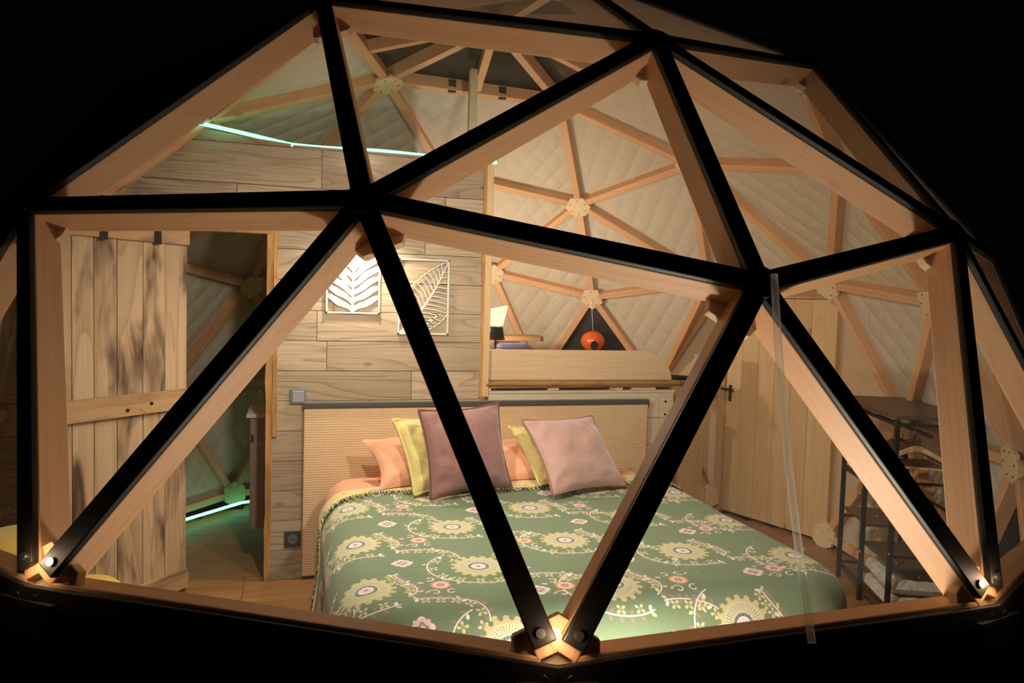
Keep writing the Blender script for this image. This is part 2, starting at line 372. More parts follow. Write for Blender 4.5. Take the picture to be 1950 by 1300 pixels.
    def rosette(x, y):
        for s in (1, -1):
            for k in (1, -1):
                pts = []
                for j in range(13):
                    a = j/12*4.6; rr = 0.020*(1-j/18); pts.append((x+k*(0.040+0.018)+k*rr*math.cos(a+2.6)*1.0, y+s*0.028+s*rr*math.sin(a+2.6)))
                line(pts, 0.0045, WHITE)
        leaf(x-0.03, y-0.062, -2.0, 0.022, 0.012, PINK); leaf(x+0.05, y-0.05, -0.9, 0.026, 0.010, OCHRE); leaf(x-0.05, y+0.055, 2.3, 0.024, 0.010, OCHRE)
        blob(x, y, 0.033, ORANGE, 12, 0.09); blob(x, y, 0.0255, PINK, 12, 0.05); blob(x, y, 0.014, MAUVE, 8, 0.3); blob(x, y, 0.004, CREAM)
    def diamond(x, y):
        for k in range(4):
            a = k*math.pi/2; blob(x+0.026*math.cos(a), y+0.026*math.sin(a), 0.013, WHITE)
            a += math.pi/4; blob(x+0.028*math.cos(a), y+0.028*math.sin(a), 0.008, PINK)
        blob(x, y, 0.026, PINK, 4, 0.25); blob(x, y, 0.017, MAUVE, 4, 0.2); blob(x, y, 0.008, CREAM, 4, 0.2)
    py, px = 0.405, 0.465
    off = {0: 0.0, 1: 0.17}
    for c in range(-4, 5):
        y = 0.078 + c*py; o = 0.455 + (0.21 if c % 2 else 0.0) - (0.12 if c % 4 == 2 else 0)
        for k in range(-3, 5):
            x = o + k*px
            vine(x, y, 0.165, -2.5, 0.6); vine(x+px*0.5, y+py*0.5, 0.14, 1.0, 3.6); vine(x, y, 0.150, 1.0, 2.4)
    for c in range(-4, 5):
        y = 0.078 + c*py; o = 0.455 + (0.21 if c % 2 else 0.0) - (0.12 if c % 4 == 2 else 0)
        for k in range(-3, 5):
            x = o + k*px
            medallion(x, y)
            rosette(x+0.23 if c % 2 else x+0.005, y+py*0.5+0.04) if True else None
            diamond(x-0.23+0.01, y+py*0.36)
    return np.clip(img, 0, 1), W, H
arr, IW, IH = print_cloth()
im = bpy.data.images.new('bedspread_print', IW, IH)
px_ = np.ones((IH, IW, 4), np.float32); px_[..., :3] = arr; im.pixels.foreach_set(px_.ravel()); im.update(); im.pack()
def cloth_mat(name, fade):
    t = NT(name); uvn = t.n('ShaderNodeUVMap'); uvn.uv_map = 'UVMap'
    ti = t.n('ShaderNodeTexImage'); ti.image = im; ti.extension = 'REPEAT'; t.set(ti.inputs[0], uvn.outputs[0])
    p = t.n('ShaderNodeTexCoord').outputs['Object']; nz = t.noise(p, 420, 2); lo = t.noise(p, 6, 3)
    c = ti.outputs[0]
    if fade:   # the reverse of the weave: beige, the print showing faintly through in negative
        inv = t.n('ShaderNodeInvert'); t.set(inv.inputs['Color'], c); bw = t.n('ShaderNodeRGBToBW'); t.set(bw.inputs[0], c)
        bl = t.noise(p, 24, 3, 0.6, 0.5)
        c = t.mix(t.ramp(bw.outputs[0], [(0.40, 0.0), (0.62, 1.0)]), lin(222, 198, 142), lin(170, 160, 106))
        c = t.mix(t.ramp(bl, [(0.60, 0.0), (0.68, 0.75)]), c, lin(112, 118, 84))
    c = t.mix(t.math('MULTIPLY', nz, 0.16), c, lin(70, 90, 60))
    return t.done(t.bsdf(c, 0.85, t.bump(t.math('MULTIPLY_ADD', nz, 0.15, lo), 0.22, 0.02), 0, 0.2, Sheen_Weight=0.15))
M['spread'] = cloth_mat('green_printed_cotton', False); M['reverse'] = cloth_mat('beige_reverse_cotton', True)

# ------------------------------------------------------------------ geodesic dome: nodes and faces
def icosa():
    V = [np.array([0, 0, 1.])]; z = 1/5**.5; r = 2/5**.5
    for k in range(5): a = 2*np.pi*k/5; V.append(np.array([r*np.cos(a), r*np.sin(a), z]))
    for k in range(5): a = 2*np.pi*(k+.5)/5; V.append(np.array([r*np.cos(a), r*np.sin(a), -z]))
    return V + [np.array([0, 0, -1.])]
IV = icosa(); nrm = lambda v: v/np.linalg.norm(v)
# the real frame is not quite regular: measured directions of some of its nodes
MEAS = {(1,): (0.8943, 0.0039, 0.4475), (1,1,5): (0.795, -0.3287, 0.5098), (5,5,1): (0.547, -0.6626, 0.5117), (1,1,0): (0.6942, -0.0047, 0.7198), (0,1,5): (0.5055, -0.3584, 0.7849), (1,1,2): (0.7922, 0.3259, 0.5159), (0,1,2): (0.4779, 0.3683, 0.7975), (1,1,10): (0.9671, -0.1994, 0.1581), (1,5,10): (0.789, -0.5873, 0.1806), (1,1,6): (0.9632, 0.2123, 0.1647), (3,): (-0.7227, 0.5197, 0.4557), (3,3,0): (-0.5598, 0.3989, 0.7263), (0,0,4): (-0.2708, -0.2015, 0.9413), (0,0,3): (-0.2792, 0.2323, 0.9317), (2,): (0.3091, 0.8337, 0.4576), (0,2,3): (-0.2101, 0.5653, 0.7977), (2,2,0): (0.225, 0.6559, 0.7206), (3,3,4): (-0.8246, 0.2104, 0.5251), (2,2,3): (-0.037, 0.8656, 0.4993), (7,7,3): (-0.5051, 0.849, -0.1553), (7,7,2): (-0.1315, 0.9768, -0.1693), (0,): (-0.0114, -0.0075, 0.9999), (4,): (-0.7163, -0.5243, 0.4605), (4,8,9): (-0.8028, -0.5745, -0.1592), (3,3,2): (-0.417, 0.7542, 0.5072), (0,0,5): (0.1063, -0.3297, 0.9381)}
NODE = {}
near = lambda i, j: i != j and np.linalg.norm(IV[i]-IV[j]) < 1.2
tri3 = [(i, j, k) for i in range(12) for j in range(i+1, 12) for k in range(j+1, 12) if near(i, j) and near(j, k) and near(i, k)]
FACES = []
for (i, j, k) in tri3:
    def key(a, b, c):      # barycentric thirds
        ws = [(w_, q) for w_, q in ((a, i), (b, j), (c, k)) if w_]
        if len(ws) == 1: return (ws[0][1],)
        if len(ws) == 3: return (i, j, k)
        big = max(ws)[1]; small = min(ws)[1]; return (big, big, small)
    def vec(a, b, c): return nrm(nrm(IV[i])*a + nrm(IV[j])*b + nrm(IV[k])*c)
    for a in range(4):
        for b in range(4-a):
            NODE[key(a, b, 3-a-b)] = vec(a, b, 3-a-b)
    for a in range(3):
        for b in range(3-a):
            c = 2-a-b
            FACES.append((key(a+1, b, c), key(a, b+1, c), key(a, b, c+1)))
            if a+b <= 1:
                c = 1-a-b; FACES.append((key(a+1, b+1, c), key(a, b+1, c+1), key(a+1, b, c+1)))
for k_, v_ in MEAS.items(): NODE[k_] = nrm(np.array(v_))
FACES = [f for f in FACES if min(NODE[k][2] for k in f) > -0.22]
DOORN = (2, 3, 7)
FACES = [f for f in FACES if DOORN not in f]
WINF = {(3,), (3, 3, 7), (3, 3, 8)}
def P(k, r=1.0): return Vector(NODE[k])*(R*r) + Vector((0, 0, ZC))
def kind_of(f):
    c = sum(NODE[k] for k in f)/3; az = abs(math.degrees(math.atan2(c[1], c[0]))); lowest = min(NODE[k][2] for k in f)
    if (0,) in f: return 'sky'
    if set(f) == WINF: return 'window'
    if lowest < 0: return 'skirt' if az < 62 else 'quilt'
    if az < 50.5: return 'glass'
    if (0, 0, 1) in f or ((0, 0, 2) in f and (1, 1, 0) in f) or ((0, 0, 5) in f and (0, 1, 5) in f and (0, 0, 1) in f): return 'glass'
    return 'quilt'
EDGES = {}
for f in FACES:
    for a, b in ((0, 1), (1, 2), (2, 0)): EDGES.setdefault(tuple(sorted((f[a], f[b]))), []).append(kind_of(f))
for e in (((2,2,3), (2,2,7)), ((2,2,3), (3,3,2)), ((3,3,2), (3,3,7)), ((3,3,7), (7,7,3)), ((2,2,7), (7,7,2))): EDGES.setdefault(tuple(sorted(e)), []).append('quilt')

# ------------------------------------------------------------------ setting: ground, floor
g = mk('ground', box(-9, -9, -0.32, 9, 9, -0.12), M['ground']); prop(g, kind='structure')
floor = empty('floor', (0, 0, 0), kind='structure')
mk('floor_slab', lathe([(2.46, -0.12), (2.46, -0.0185)], 40), M['panel'], floor)
x = -2.42
while x < 2.35:
    x1 = x+0.188; xm = max(abs(x), abs(x1))
    ym = math.sqrt(max(0.01, 2.43**2-min(xm, 2.42)**2)); y = -ym
    while y < ym-0.01:
        L = random.choice((1.2, 0.8, 1.38)) if y > -ym+0.01 else random.uniform(0.4, 1.3)
        y1 = min(ym, y+L)
        mk('floor_board', box(x+0.0012, y+0.0012, -0.018, x1-0.0012, y1-0.0012, 0.0), M['floor'], floor, bevel=0.0012); y = y1
    x = x1

# ------------------------------------------------------------------ setting: dome frame (struts, black cap strips, plywood hub plates)
frame = empty('roof_frame', (0, 0, ZC), kind='structure')
def sframe(ka, kb):
    a, b = P(ka), P(kb); t_ = (b-a).normalized(); m = (a+b)/2; rad = (m-Vector((0, 0, ZC))).normalized()
    z = (rad - t_*rad.dot(t_)).normalized(); y = z.cross(t_)
    F = Matrix((t_, y, z)).transposed().to_4x4(); F.translation = m
    return F, (b-a).length
def tapered(L, w_, z0, z1, trim):
    h = L/2-trim
    return [(-h,-w_/2,z0),(h,-w_/2,z0),(h,w_/2,z0),(-h,w_/2,z0),(-h,-w_/2,z1),(h,-w_/2,z1),(h,w_/2,z1),(-h,w_/2,z1)], box(0,0,0,1,1,1)[1]
val = {}
for (ka, kb), kinds in EDGES.items():
    val.setdefault(ka, []).append(kb); val.setdefault(kb, []).append(ka)
    F, L = sframe(ka, kb)
    mk('strut', tapered(L, 0.047, -0.090, -0.016, 0.035), M['strut'], frame, F, bevel=0.003)
    if any(k in ('glass', 'sky', 'skirt') for k in kinds):
        low = min(NODE[ka][2], NODE[kb][2]) < 0.25
        bot = low and max(NODE[ka][2], NODE[kb][2]) > 0.3
        v, f = tapered(L, 0.046, -0.015, 0.0, 0.012)
        if low and not bot and 'skirt' in kinds and any(k in ('glass',) for k in kinds):      # sill strip sits a little low
            sg = 1 if F.col[1].z > 0 else -1; v = [(q[0]*(1+0.012*2/L), q[1]-sg*0.007, q[2]) for q in v]
        if bot:      # strips that come down to the sill stop short of the node, with an end screw
            s = -1 if NODE[ka][2] < NODE[kb][2] else 1
            v = [((q[0]-s*0.044) if q[0]*s > 0 else q[0], q[1], q[2]) for q in v]
        c = mk('cap_strip', (v, f), M['black'], frame, F, bevel=0.003)
        if bot:
            sv, sf = disc((s*(L/2-0.078), 0, 0.0), (0, 0, 1), 0.009, 0.004)
            so = mk('end_screw', (sv, sf), M['steel'], None, F); so.parent = c; so.matrix_local = Matrix.Identity(4)
for k, nb in val.items():
    if k == (0, 4, 5): continue      # built into the top of the plank wall
    c = P(k); n = Vector(NODE[k]); glassy = [1 for e, kk in EDGES.items() if k in e and any(q in ('glass', 'sky') for q in kk)]
    e0 = n.orthogonal().normalized(); e1 = n.cross(e0)
    angs = sorted(math.atan2((P(q)-c).dot(e1), (P(q)-c).dot(e0)) for q in nb)
    if k in ((7,7,2), (7,7,3), (2,2,3), (3,3,2), (2,2,7), (3,3,7)) or len(angs) < 5: m = 6
    else: m = len(angs)
    sill = k in ((1,1,10), (1,5,10), (1,1,6)); rp = 0.098 if sill else 0.092; dp = 0.062 if sill else 0.112
    if len(angs) == m:
        mid = [(angs[i] + ((angs[(i+1) % m]-angs[i]) % (2*math.pi))/2) for i in range(m)]
    else:
        mid = [angs[0]+math.pi/6+i*math.pi/3 for i in range(6)]
    poly = [(rp*math.cos(a), rp*math.sin(a)) for a in mid]
    hp = mk('hub_plate', prism(poly, c-n*dp, e0, e1, n, 0.021), M['ply'], frame, bevel=0.002)
    sc = join(*[disc(c-n*(dp-0.0005)+(e0*math.cos(a)+e1*math.sin(a))*0.060, -n, 0.0042, 0.003, 6) for a in angs])
    so = mk('screw', sc, M['darkscrew'], hp); prop(so, kind='stuff')
    if sill:
        tu = (Vector((0, 0, 1))-n*n.z).normalized(); tx = tu.cross(n)
        mk('node_cover', prism([(-0.075, -0.012), (-0.05, -0.13), (0.05, -0.13), (0.075, -0.012)], c-n*0.012, tx, tu, n, 0.0135), M['black'], frame)
    if len(glassy) >= 3 and NODE[k][2] > 0.3:
        mk('hub_cap', disc(c-n*0.017, n, 0.040, 0.019, 14), M['black'], frame, bevel=0.003)
# skylight: extra bars from the apex to the middle of each edge of the top pentagon
TOP = (0,); ring = [(0, 0, i) for i in (1, 2, 3, 4, 5)]
for i in range(5):
    m = (P(ring[i])+P(ring[(i+1) % 5]))/2; a = P(TOP); dirr = (a-m).normalized()
    b_ = beam(m - Vector((0, 0, 0.05)) + dirr*0.03, a - Vector((0, 0, 0.05)) - dirr*0.06, 0.044, 0.06)
    mk('skylight_bar', b_, M['strut'], frame, bevel=0.003)
for f in ((0.36, 0.05), (0.64, 0.05)):
    m = P((0,0,4)).lerp(P((0,0,3)), f[0]) - Vector((0, 0, 0.02)) + Vector((0.03, 0, 0))
    mk('skylight_bracket', box(m.x-0.012, m.y-0.022, m.z-0.07, m.x+0.012, m.y+0.022, m.z), M['darkplastic'], frame)

# ------------------------------------------------------------------ setting: panes, quilted lining, black skirt
def inset(f, r, d):
    a, b, c = (P(k, r) for k in f)
    la, lb, lc = (b-c).length, (c-a).length, (a-b).length; s = la+lb+lc
    I = (a*la+b*lb+c*lc)/s; area = (b-a).cross(c-a).length/2; ri = 2*area/s; k = 1-d/ri
    n = (b-a).cross(c-a).normalized()
    if n.dot(I-Vector((0, 0, ZC))) < 0: n = -n; b, c = c, b
    return I+(a-I)*k, I+(b-I)*k, I+(c-I)*k, n
def slab_tri(a, b, c, n, t_):
    return [a, b, c, a-n*t_, b-n*t_, c-n*t_], [(0,1,2),(5,4,3),(0,3,4,1),(1,4,5,2),(2,5,3,0)]
ceiling = empty('ceiling', (0, 0, ZC), kind='structure')
wall_front = empty('wall_front', (0, 0, ZC), kind='structure')
def quilt(f):
    a, b, c, n = inset(f, 0.989, 0.0235); N = 80
    # quilting lines follow the panel: two families of seams
    hz = Vector((0, 0, 1)).cross(n); hz = hz.normalized() if hz.length > 0.1 else Vector((1, 0, 0)); vt = n.cross(hz)
    V, idx = [], {}
    for i in range(N+1):
        for j in range(N+1-i):
            u, v = i/N, j/N; p_ = a*(1-u-v)+b*u+c*v; q = p_
            s1 = (q.dot(hz)*0.9+q.dot(vt)*0.62)/0.128; s2 = (q.dot(hz)*0.9-q.dot(vt)*0.62)/0.128
            puff = (abs(math.sin(math.pi*s1))*abs(math.sin(math.pi*s2)))**0.38
            edge = min(u, v, 1-u-v); puff *= min(1, edge*12)
            wob = mnoise.noise(p_*7.0)*0.0022*min(1, edge*8)
            idx[i, j] = len(V); V.append(p_ - n*(0.0135*puff+wob))
    F = []
    for i in range(N):
        for j in range(N-i):
            F.append((idx[i, j], idx[i, j+1], idx[i+1, j]))
            if i+j < N-1: F.append((idx[i+1, j], idx[i, j+1], idx[i+1, j+1]))
    nq = len(F); n0 = len(V)
    V += [a+n*0.012, b+n*0.012, c+n*0.012]; F.append((n0, n0+1, n0+2))
    for s, e in ((0, 1), (1, 2), (2, 0)):
        o = (idx[0, 0], idx[N, 0], idx[0, N]); F.append((n0+s, o[s], o[e], n0+e))
    mid = [0]*nq + [1]*(len(F)-nq)
    return mk('quilt_panel', (V, F), [M['quilt'], M['panel']], ceiling, smooth=False, midx=mid)
PUFF = [{(1,1,0), (0,0,1), (0,0,2)}, {(1,1,0), (0,0,2), (0,1,2)}]
nw = 0
for f in FACES:
    kd = kind_of(f)
    if kd == 'quilt':
        o = quilt(f); o.data.polygons.foreach_set('use_smooth', [True]*(len(o.data.polygons)-4)+[False]*4)
    elif kd == 'skirt':
        mk('skirt_panel', slab_tri(*inset(f, 0.9985, 0.004), 0.012), M['panel'], wall_front)
    else:
        nw += 1; mt = M['glass']; zmin = min(NODE[k][2] for k in f)
        if kd == 'sky': mt = M['dimglass']
        elif kd == 'window': mt = M['net']
        elif zmin > 0.70: mt = M['topglass']
        if set(f) in PUFF:      # loose roofing sheet, blown out a little past the strips
            a, b, c, n = inset(f, 1.0, 0.0); N = 14; V, ix = [], {}
            for i in range(N+1):
                for j in range(N+1-i):
                    p_ = a*(1-i/N-j/N)+b*(i/N)+c*(j/N); q_ = p_-Vector((0, 0, ZC)); ix[i, j] = len(V); V.append(q_*((R*1.006/q_.length)*0.9+0.1)+Vector((0, 0, ZC)))
            F = [(ix[i, j], ix[i+1, j], ix[i, j+1]) for i in range(N) for j in range(N-i)] + [(ix[i+1, j], ix[i+1, j+1], ix[i, j+1]) for i in range(N) for j in range(N-1-i)]
            o = mk('window_%d' % nw, (V, F), M['sheet'], smooth=True); prop(o, kind='structure'); continue
        o = mk('window_%d' % nw, slab_tri(*inset(f, 0.9955, 0.010), 0.006), mt); prop(o, kind='structure')
# ------------------------------------------------------------------ setting: partition wall of weathered planks, doorway
wx = -0.445
wall = empty('wall_partition', (wx, -0.7, 0), kind='structure')
YD0, YD1, ZD = -1.495, -1.085, 1.845
def ylim(z): return -math.sqrt(max(0.05, 2.425**2 - max(0, abs(z-ZC))**2 - wx*wx)) + 0.01
h = 0.1612; rows = [i*h for i in range(14)] + [14*h]
for i in range(14):
    z0, z1 = i*h, min((i+1)*h, 2.30)
    if i == 13: z1 = 2.30
    spans = [(ylim(z1), YD0-0.02), (YD1+0.0, 0.055)] if z0 < ZD-0.02 else [(ylim(z1), 0.055)]
    for (s0, s1) in spans:
        y = s0; first = True
        while y < s1-0.005:
            L = random.uniform(0.55, 1.25) if not first else random.uniform(0.2, 0.9); first = False
            y1 = y+L if s1-(y+L) > 0.12 else s1
            d = random.uniform(0, 0.004)
            zz0 = max(z0, ZD+0.06) if (s0 < YD0 and z0 < ZD+0.06 and len(spans) == 1) else z0
            if y == s0 and s0 < YD0:
                yl = lambda q_: max(ylim(q_), y1-3) if q_ > 0.6 else s0
                mk('plank', prism([(yl(zz0), zz0+0.0014), (y1-0.0012, zz0+0.0014), (y1-0.0012, z1-0.0014), (yl(z1), z1-0.0014)], (wx-0.02, 0, 0), (0, 1, 0), (0, 0, 1), (1, 0, 0), 0.02+d), M['barn'], wall, bevel=0.0015)
            else: mk('plank', box(wx-0.02, y+0.0012, zz0+0.0014, wx+d, y1-0.0012, z1-0.0014), M['barn'], wall, bevel=0.0015)
            y = y1
for (y0, y1, z0, z1) in ((-2.1, YD0-0.02, 0, 1.9), (YD1, 0.055, 0, 2.28), (-1.40, YD1, 1.9, 2.28)):
    mk('wall_core', box(wx-0.085, y0, z0, wx-0.0205, y1, z1), M['grey_wood'], wall)
mk('plank', prism([(-1.60, 2.3015), (-1.0, 2.3015), (-1.0, 2.318), (-1.25, 2.338), (-1.52, 2.372)], (wx-0.02, 0, 0), (0, 1, 0), (0, 0, 1), (1, 0, 0), 0.022), M['barn'], wall)
mk('top_batten', box(wx-0.085, -0.99, 2.301, wx-0.005, 0.06, 2.315), M['barn'], wall)
def rough_strip(name, y0, y1, x0, x1, z0, z1, seed, amp=0.006, mat='rough_z', axis=2):
    """board whose sides wander as a sawn live edge does"""
    n = max(6, int((z1-z0)/0.05)); V, F = [], []
    for i in range(n+1):
        z = z0+(z1-z0)*i/n; a = amp*mnoise.noise(Vector((seed, z*6, 0))); b = amp*mnoise.noise(Vector((seed+9, z*6, 0)))
        V += [(x0, y0+a, z), (x1, y0+a, z), (x1+amp*0.4*mnoise.noise(Vector((seed+4, z*8, 0))), y1+b, z), (x0, y1+b, z)]
    for i in range(n):
        o = i*4
        for k in range(4): F.append((o+k, o+(k+1) % 4, o+4+(k+1) % 4, o+4+k))
    F += [(3, 2, 1, 0), tuple(n*4+k for k in range(4))]
    return V, F
trim = empty('trim_1', (wx, YD1, 0), kind='structure')
mk('jamb_board', rough_strip('j', -1.112, -1.080, wx-0.08, wx+0.014, 0, ZD, 1, 0.007), M['rough_z'], trim)
mk('edge_strip', rough_strip('j', -1.078, -1.056, wx+0.001, wx+0.018, 0.78, ZD+0.02, 5, 0.005), M['rough_z'], trim)
mk('lintel_board', box(wx-0.07, YD0, ZD, wx+0.016, YD1+0.03, ZD+0.026), M['rough_z'], trim, bevel=0.003)
mk('lintel_board', box(wx-0.02, YD0, ZD+0.028, wx+0.010, YD1+0.034, ZD+0.062), M['pine_y'], trim, bevel=0.003)
mk('lintel_block', box(wx+0.011, -1.17, ZD+0.030, wx+0.020, YD1+0.032, ZD+0.085), M['white_y'], trim, bevel=0.002)
trim2 = empty('trim_2', (wx, 0.07, 0), kind='structure')
mk('corner_post', box(wx-0.085, 0.056, 0.98, wx+0.010, 0.098, 2.315), M['pine_z'], trim2, bevel=0.004)
mk('edge_strip', rough_strip('k', 0.040, 0.056, wx+0.004, wx+0.017, 0.98, 2.29, 11, 0.005), M['rough_z'], trim2)
# the upright that carries the skylight edge
trim3 = empty('trim_3', (wx, -0.03, 2.315), kind='structure')
mk('skylight_post', box(wx-0.045, -0.052, 2.316, wx-0.003, -0.008, 2.815), M['white_y'], trim3, bevel=0.004)
mk('divider_board', box(-2.22, 0.0, 0.0, wx-0.09, 0.02, 1.02), M['pine_y'], trim3)
# unseen bathroom divider behind the planks, keeps the loft lamp's light out
dv = mk('wall_divider', box(-2.05, -0.16, 0.0, wx-0.09, -0.10, 2.22), M['pine_y']); prop(dv, kind='structure')

# half-height wall beside the headboard
half = empty('wall_half', (wx-0.02, 0.7, 0), kind='structure')
hx = wx-0.012
for i in range(6):
    z0 = i*0.168; z1 = z0+0.166
    for (y0, y1) in ((0.10, 1.195), (1.197, 1.290)):
        mk('plank', box(hx-0.022, y0, z0+0.001, hx+random.uniform(0, 0.003), y1, z1), M['white_y'], half, bevel=0.0015)
mk('wall_core', box(hx-0.16, 0.10, 0, hx-0.0225, 1.288, 0.995), M['white_y'], half)
mk('cap_batten', box(hx-0.16, 0.10, 0.997, hx+0.006, 1.294, 1.012), M['white_y'], half)
for z in (0.94, 0.86, 0.70, 0.60):
    mk('screw', disc((hx+0.003, 1.235, z), (1, 0, 0), 0.007, 0.003, 8), M['darkscrew'], half)
slab = empty('wall_shelf', (hx, 0.7, 1.012), 'thick live-edge wooden shelf board on spacers behind the headboard', 'shelf')
n = 40; V, F = [], []
for i in range(n+1):
    y = 0.085+(1.315-0.085)*i/n; e = 0.010*mnoise.noise(Vector((y*7, 2, 0)))+0.006*mnoise.noise(Vector((y*21, 5, 0)))
    V += [(hx-0.17, y, 1.032), (hx+0.020+e, y, 1.034), (hx+0.030+e*0.5, y, 1.052+0.3*e), (hx+0.014+e, y, 1.070), (hx-0.17, y, 1.070)]
for i in range(n):
    for k in range(5): F.append((i*5+k, i*5+(k+1) % 5, i*5+5+(k+1) % 5, i*5+5+k))
F += [(4,3,2,1,0), tuple(n*5+k for k in range(5))]
mk('slab', (V, F), M['slab'], slab)
for y0, y1 in ((0.09, 0.115), (0.46, 0.53), (0.86, 0.94), (1.00, 1.16)):
    mk('spacer', box(hx-0.10, y0, 1.013, hx+0.010, y1, 1.0335), M['white_y'], slab)
bd = [(0.095, 1.071), (1.288, 1.071)]
for k in range(0, 13):
    a = math.pi/2*k/12; bd.append((1.288-0.235*(1-math.cos(a)), 1.071+0.178*math.sin(a)))
bd.append((0.095, 1.249))
lb = mk('pine_board', prism(bd, (hx-0.06, 0, 0), (0, 1, 0), (0, 0, 1), (1, 0, 0), 0.030), M['pine_y'], bevel=0.003)
prop(lb, 'pale pine board with a rounded right corner standing on the live-edge shelf', 'board')

# ------------------------------------------------------------------ setting: pine entrance door in its dormer, right
A_, B_ = P((7,7,3), 0.985), P((7,7,2), 0.985); A_.z = B_.z = 0.0
ex = (B_-A_).normalized(); ez = Vector((0, 0, 1)); en = ex.cross(ez).normalized()
if en.dot(Vector((0, 0, 0))-A_) < 0: en = -en            # points into the room
WD = (B_-A_).length
door = empty('door_1', tuple((A_+B_)/2), kind='structure')
def dbox(u0, u1, z0, z1, d0, d1): return prism([(u0, z0), (u1, z0), (u1, z1), (u0, z1)], A_+en*d0, ex, ez, en, d1-d0)
TD = 1.60
u0, u1 = 0.09, WD-0.075
nb_ = 6
for i in range(nb_):
    a = u0+(u1-u0)*i/nb_; b = u0+(u1-u0)*(i+1)/nb_
    mk('plank', dbox(a+0.001, b-0.001, 0.02, TD, -0.02, 0.012), M['pine_z'], door, bevel=0.002)
dh = mk('door_handle', join(dbox(u0+0.030, u0+0.052, 0.84, 0.96, 0.0125, 0.020), dbox(u0+0.036, u0+0.046, 0.925, 0.937, 0.02, 0.055),
    dbox(u0-0.012, u0+0.095, 0.925, 0.937, 0.050, 0.060)), M['iron'], door)
dfr = empty('door_frame', (0, 0, 0)); dfr.parent = door; dfr.location = -Vector(door.location)
for (a, b, z0, z1) in ((0.03, u0-0.002, 0, TD+0.10), (u1+0.002, WD-0.015, 0, TD+0.10), (u0-0.001, u1+0.001, TD+0.004, TD+0.10)):
    mk('jamb', dbox(a, b, z0, z1, -0.03, 0.035), M['pine_z'], dfr, bevel=0.003)
side = empty('wall_dormer', tuple((A_+B_)/2), kind='structure')
HL, HR = A_+ex*0.03+ez*(TD+0.10)-en*0.01, A_+ex*(WD-0.015)+ez*(TD+0.10)-en*0.01
def panel3(name, pts, mat, par, t_=0.012):
    pts = [Vector(p) for p in pts]; nn = (pts[1]-pts[0]).cross(pts[2]-pts[0]).normalized()
    if nn.dot(Vector((0, 0, 1.0))-pts[0]) < 0: nn = -nn
    n_ = len(pts); V = pts+[p-nn*t_ for p in pts]
    F = [tuple(range(n_)), tuple(range(2*n_-1, n_-1, -1))]+[(i, n_+i, n_+(i+1) % n_, (i+1) % n_) for i in range(n_)]
    return mk(name, (V, F), mat, par)
k32, k23, k37, k27 = P((3,3,2), 0.985), P((2,2,3), 0.985), P((3,3,7), 0.985), P((2,2,7), 0.985)
M['cheek'] = plain('pale_lining_board', lin(206, 178, 146), 0.8, nscale=5, namt=0.05)
panel3('cheek_panel', [k32, HL, k37], M['cheek'], side)
panel3('cheek_panel', [k37, HL, A_+ex*0.03-en*0.01], M['cheek'], side)
panel3('cheek_panel', [k23, HR, k27], M['cheek'], side)
panel3('cheek_panel', [k27, HR, B_-ex*0.015-en*0.01], M['cheek'], side)
panel3('soffit_panel', [k32, k23, HR, HL], M['pine_y'], side)
for a, b in ((HL, k37), (HR, k27), (HL, k32), (HR, k23)):
    d = (b-a).normalized(); c_ = Vector((0, 0, ZC)); inw = (c_-(a+b)/2).normalized()*0.03
    mk('dormer_strut', beam(a+d*0.03+inw, b-d*0.09+inw, 0.046, 0.06, (c_-(a+b)/2).normalized()), M['strut'], side, bevel=0.003)

# ------------------------------------------------------------------ sliding plank door, standing open at an angle
p0, p1 = Vector((-0.405, -1.492, 0)), Vector((0.085, -1.965, 0))
bx = (p1-p0).normalized(); bn = Vector((bx.y, -bx.x, 0))
if bn.x < 0: bn = -bn
def bframe(u0, u1, z0, z1, d0, d1):
    F = Matrix((bx, bn*1.0, Vector((0, 0, 1)))).transposed().to_4x4(); F.translation = p0+bx*((u0+u1)/2)+bn*((d0+d1)/2)+Vector((0, 0, (z0+z1)/2))
    a, b, c = (u1-u0)/2, (d1-d0)/2, (z1-z0)/2
    return box(-a, -b, -c, a, b, c), F
LW = (p1-p0).length
bdoor = empty('barn_door', tuple(p0), 'tall scorched plank barn door with ledges standing open at left', 'door')
us = [0.0, 0.125, 0.245, 0.375, 0.485, 0.585, LW]
for a, b in zip(us[:-1], us[1:]):
    d = random.uniform(0, 0.003); v, F = bframe(a+0.0015, b-0.0015, 0.0, 1.80+random.uniform(-0.005, 0.004), -0.024, d)
    mk('plank', v, M['burnt'], bdoor, F, bevel=0.002)
for z0, z1 in ((0.02, 0.115), (0.945, 1.045), (1.765, 1.865)):
    v, F = bframe(0.003, LW-0.004, z0, z1, 0.0035, 0.024)
    b = mk('ledge', v, M['burnt_x'], bdoor, F, bevel=0.002)
    if z0 < 1.5:
        for u, dz in ((0.06, 0.03), (0.23, 0.06), (0.33, 0.03), (0.50, 0.06)):
            c = p0+bx*u+bn*0.0242+Vector((0, 0, z0+dz)); mk('bolt', disc(c, bn, 0.008, 0.005, 10), M['darkscrew'], b)
for u in (0.185, 0.455):
    v, F = bframe(u-0.018, u+0.018, 1.755, 1.95, 0.0245, 0.030); mk('strap_hanger', v, M['iron'], bdoor, F)
v, F = bframe(0.02, LW-0.06, 1.905, 1.945, 0.0305, 0.040)
rl = mk('door_rail', v, M['iron'], None, F); prop(rl, 'flat black steel rail from which the plank barn door hangs', 'rail')
prop(rl, kind='structure'); rl.name = 'trim_4'; del rl['label'], rl['category']

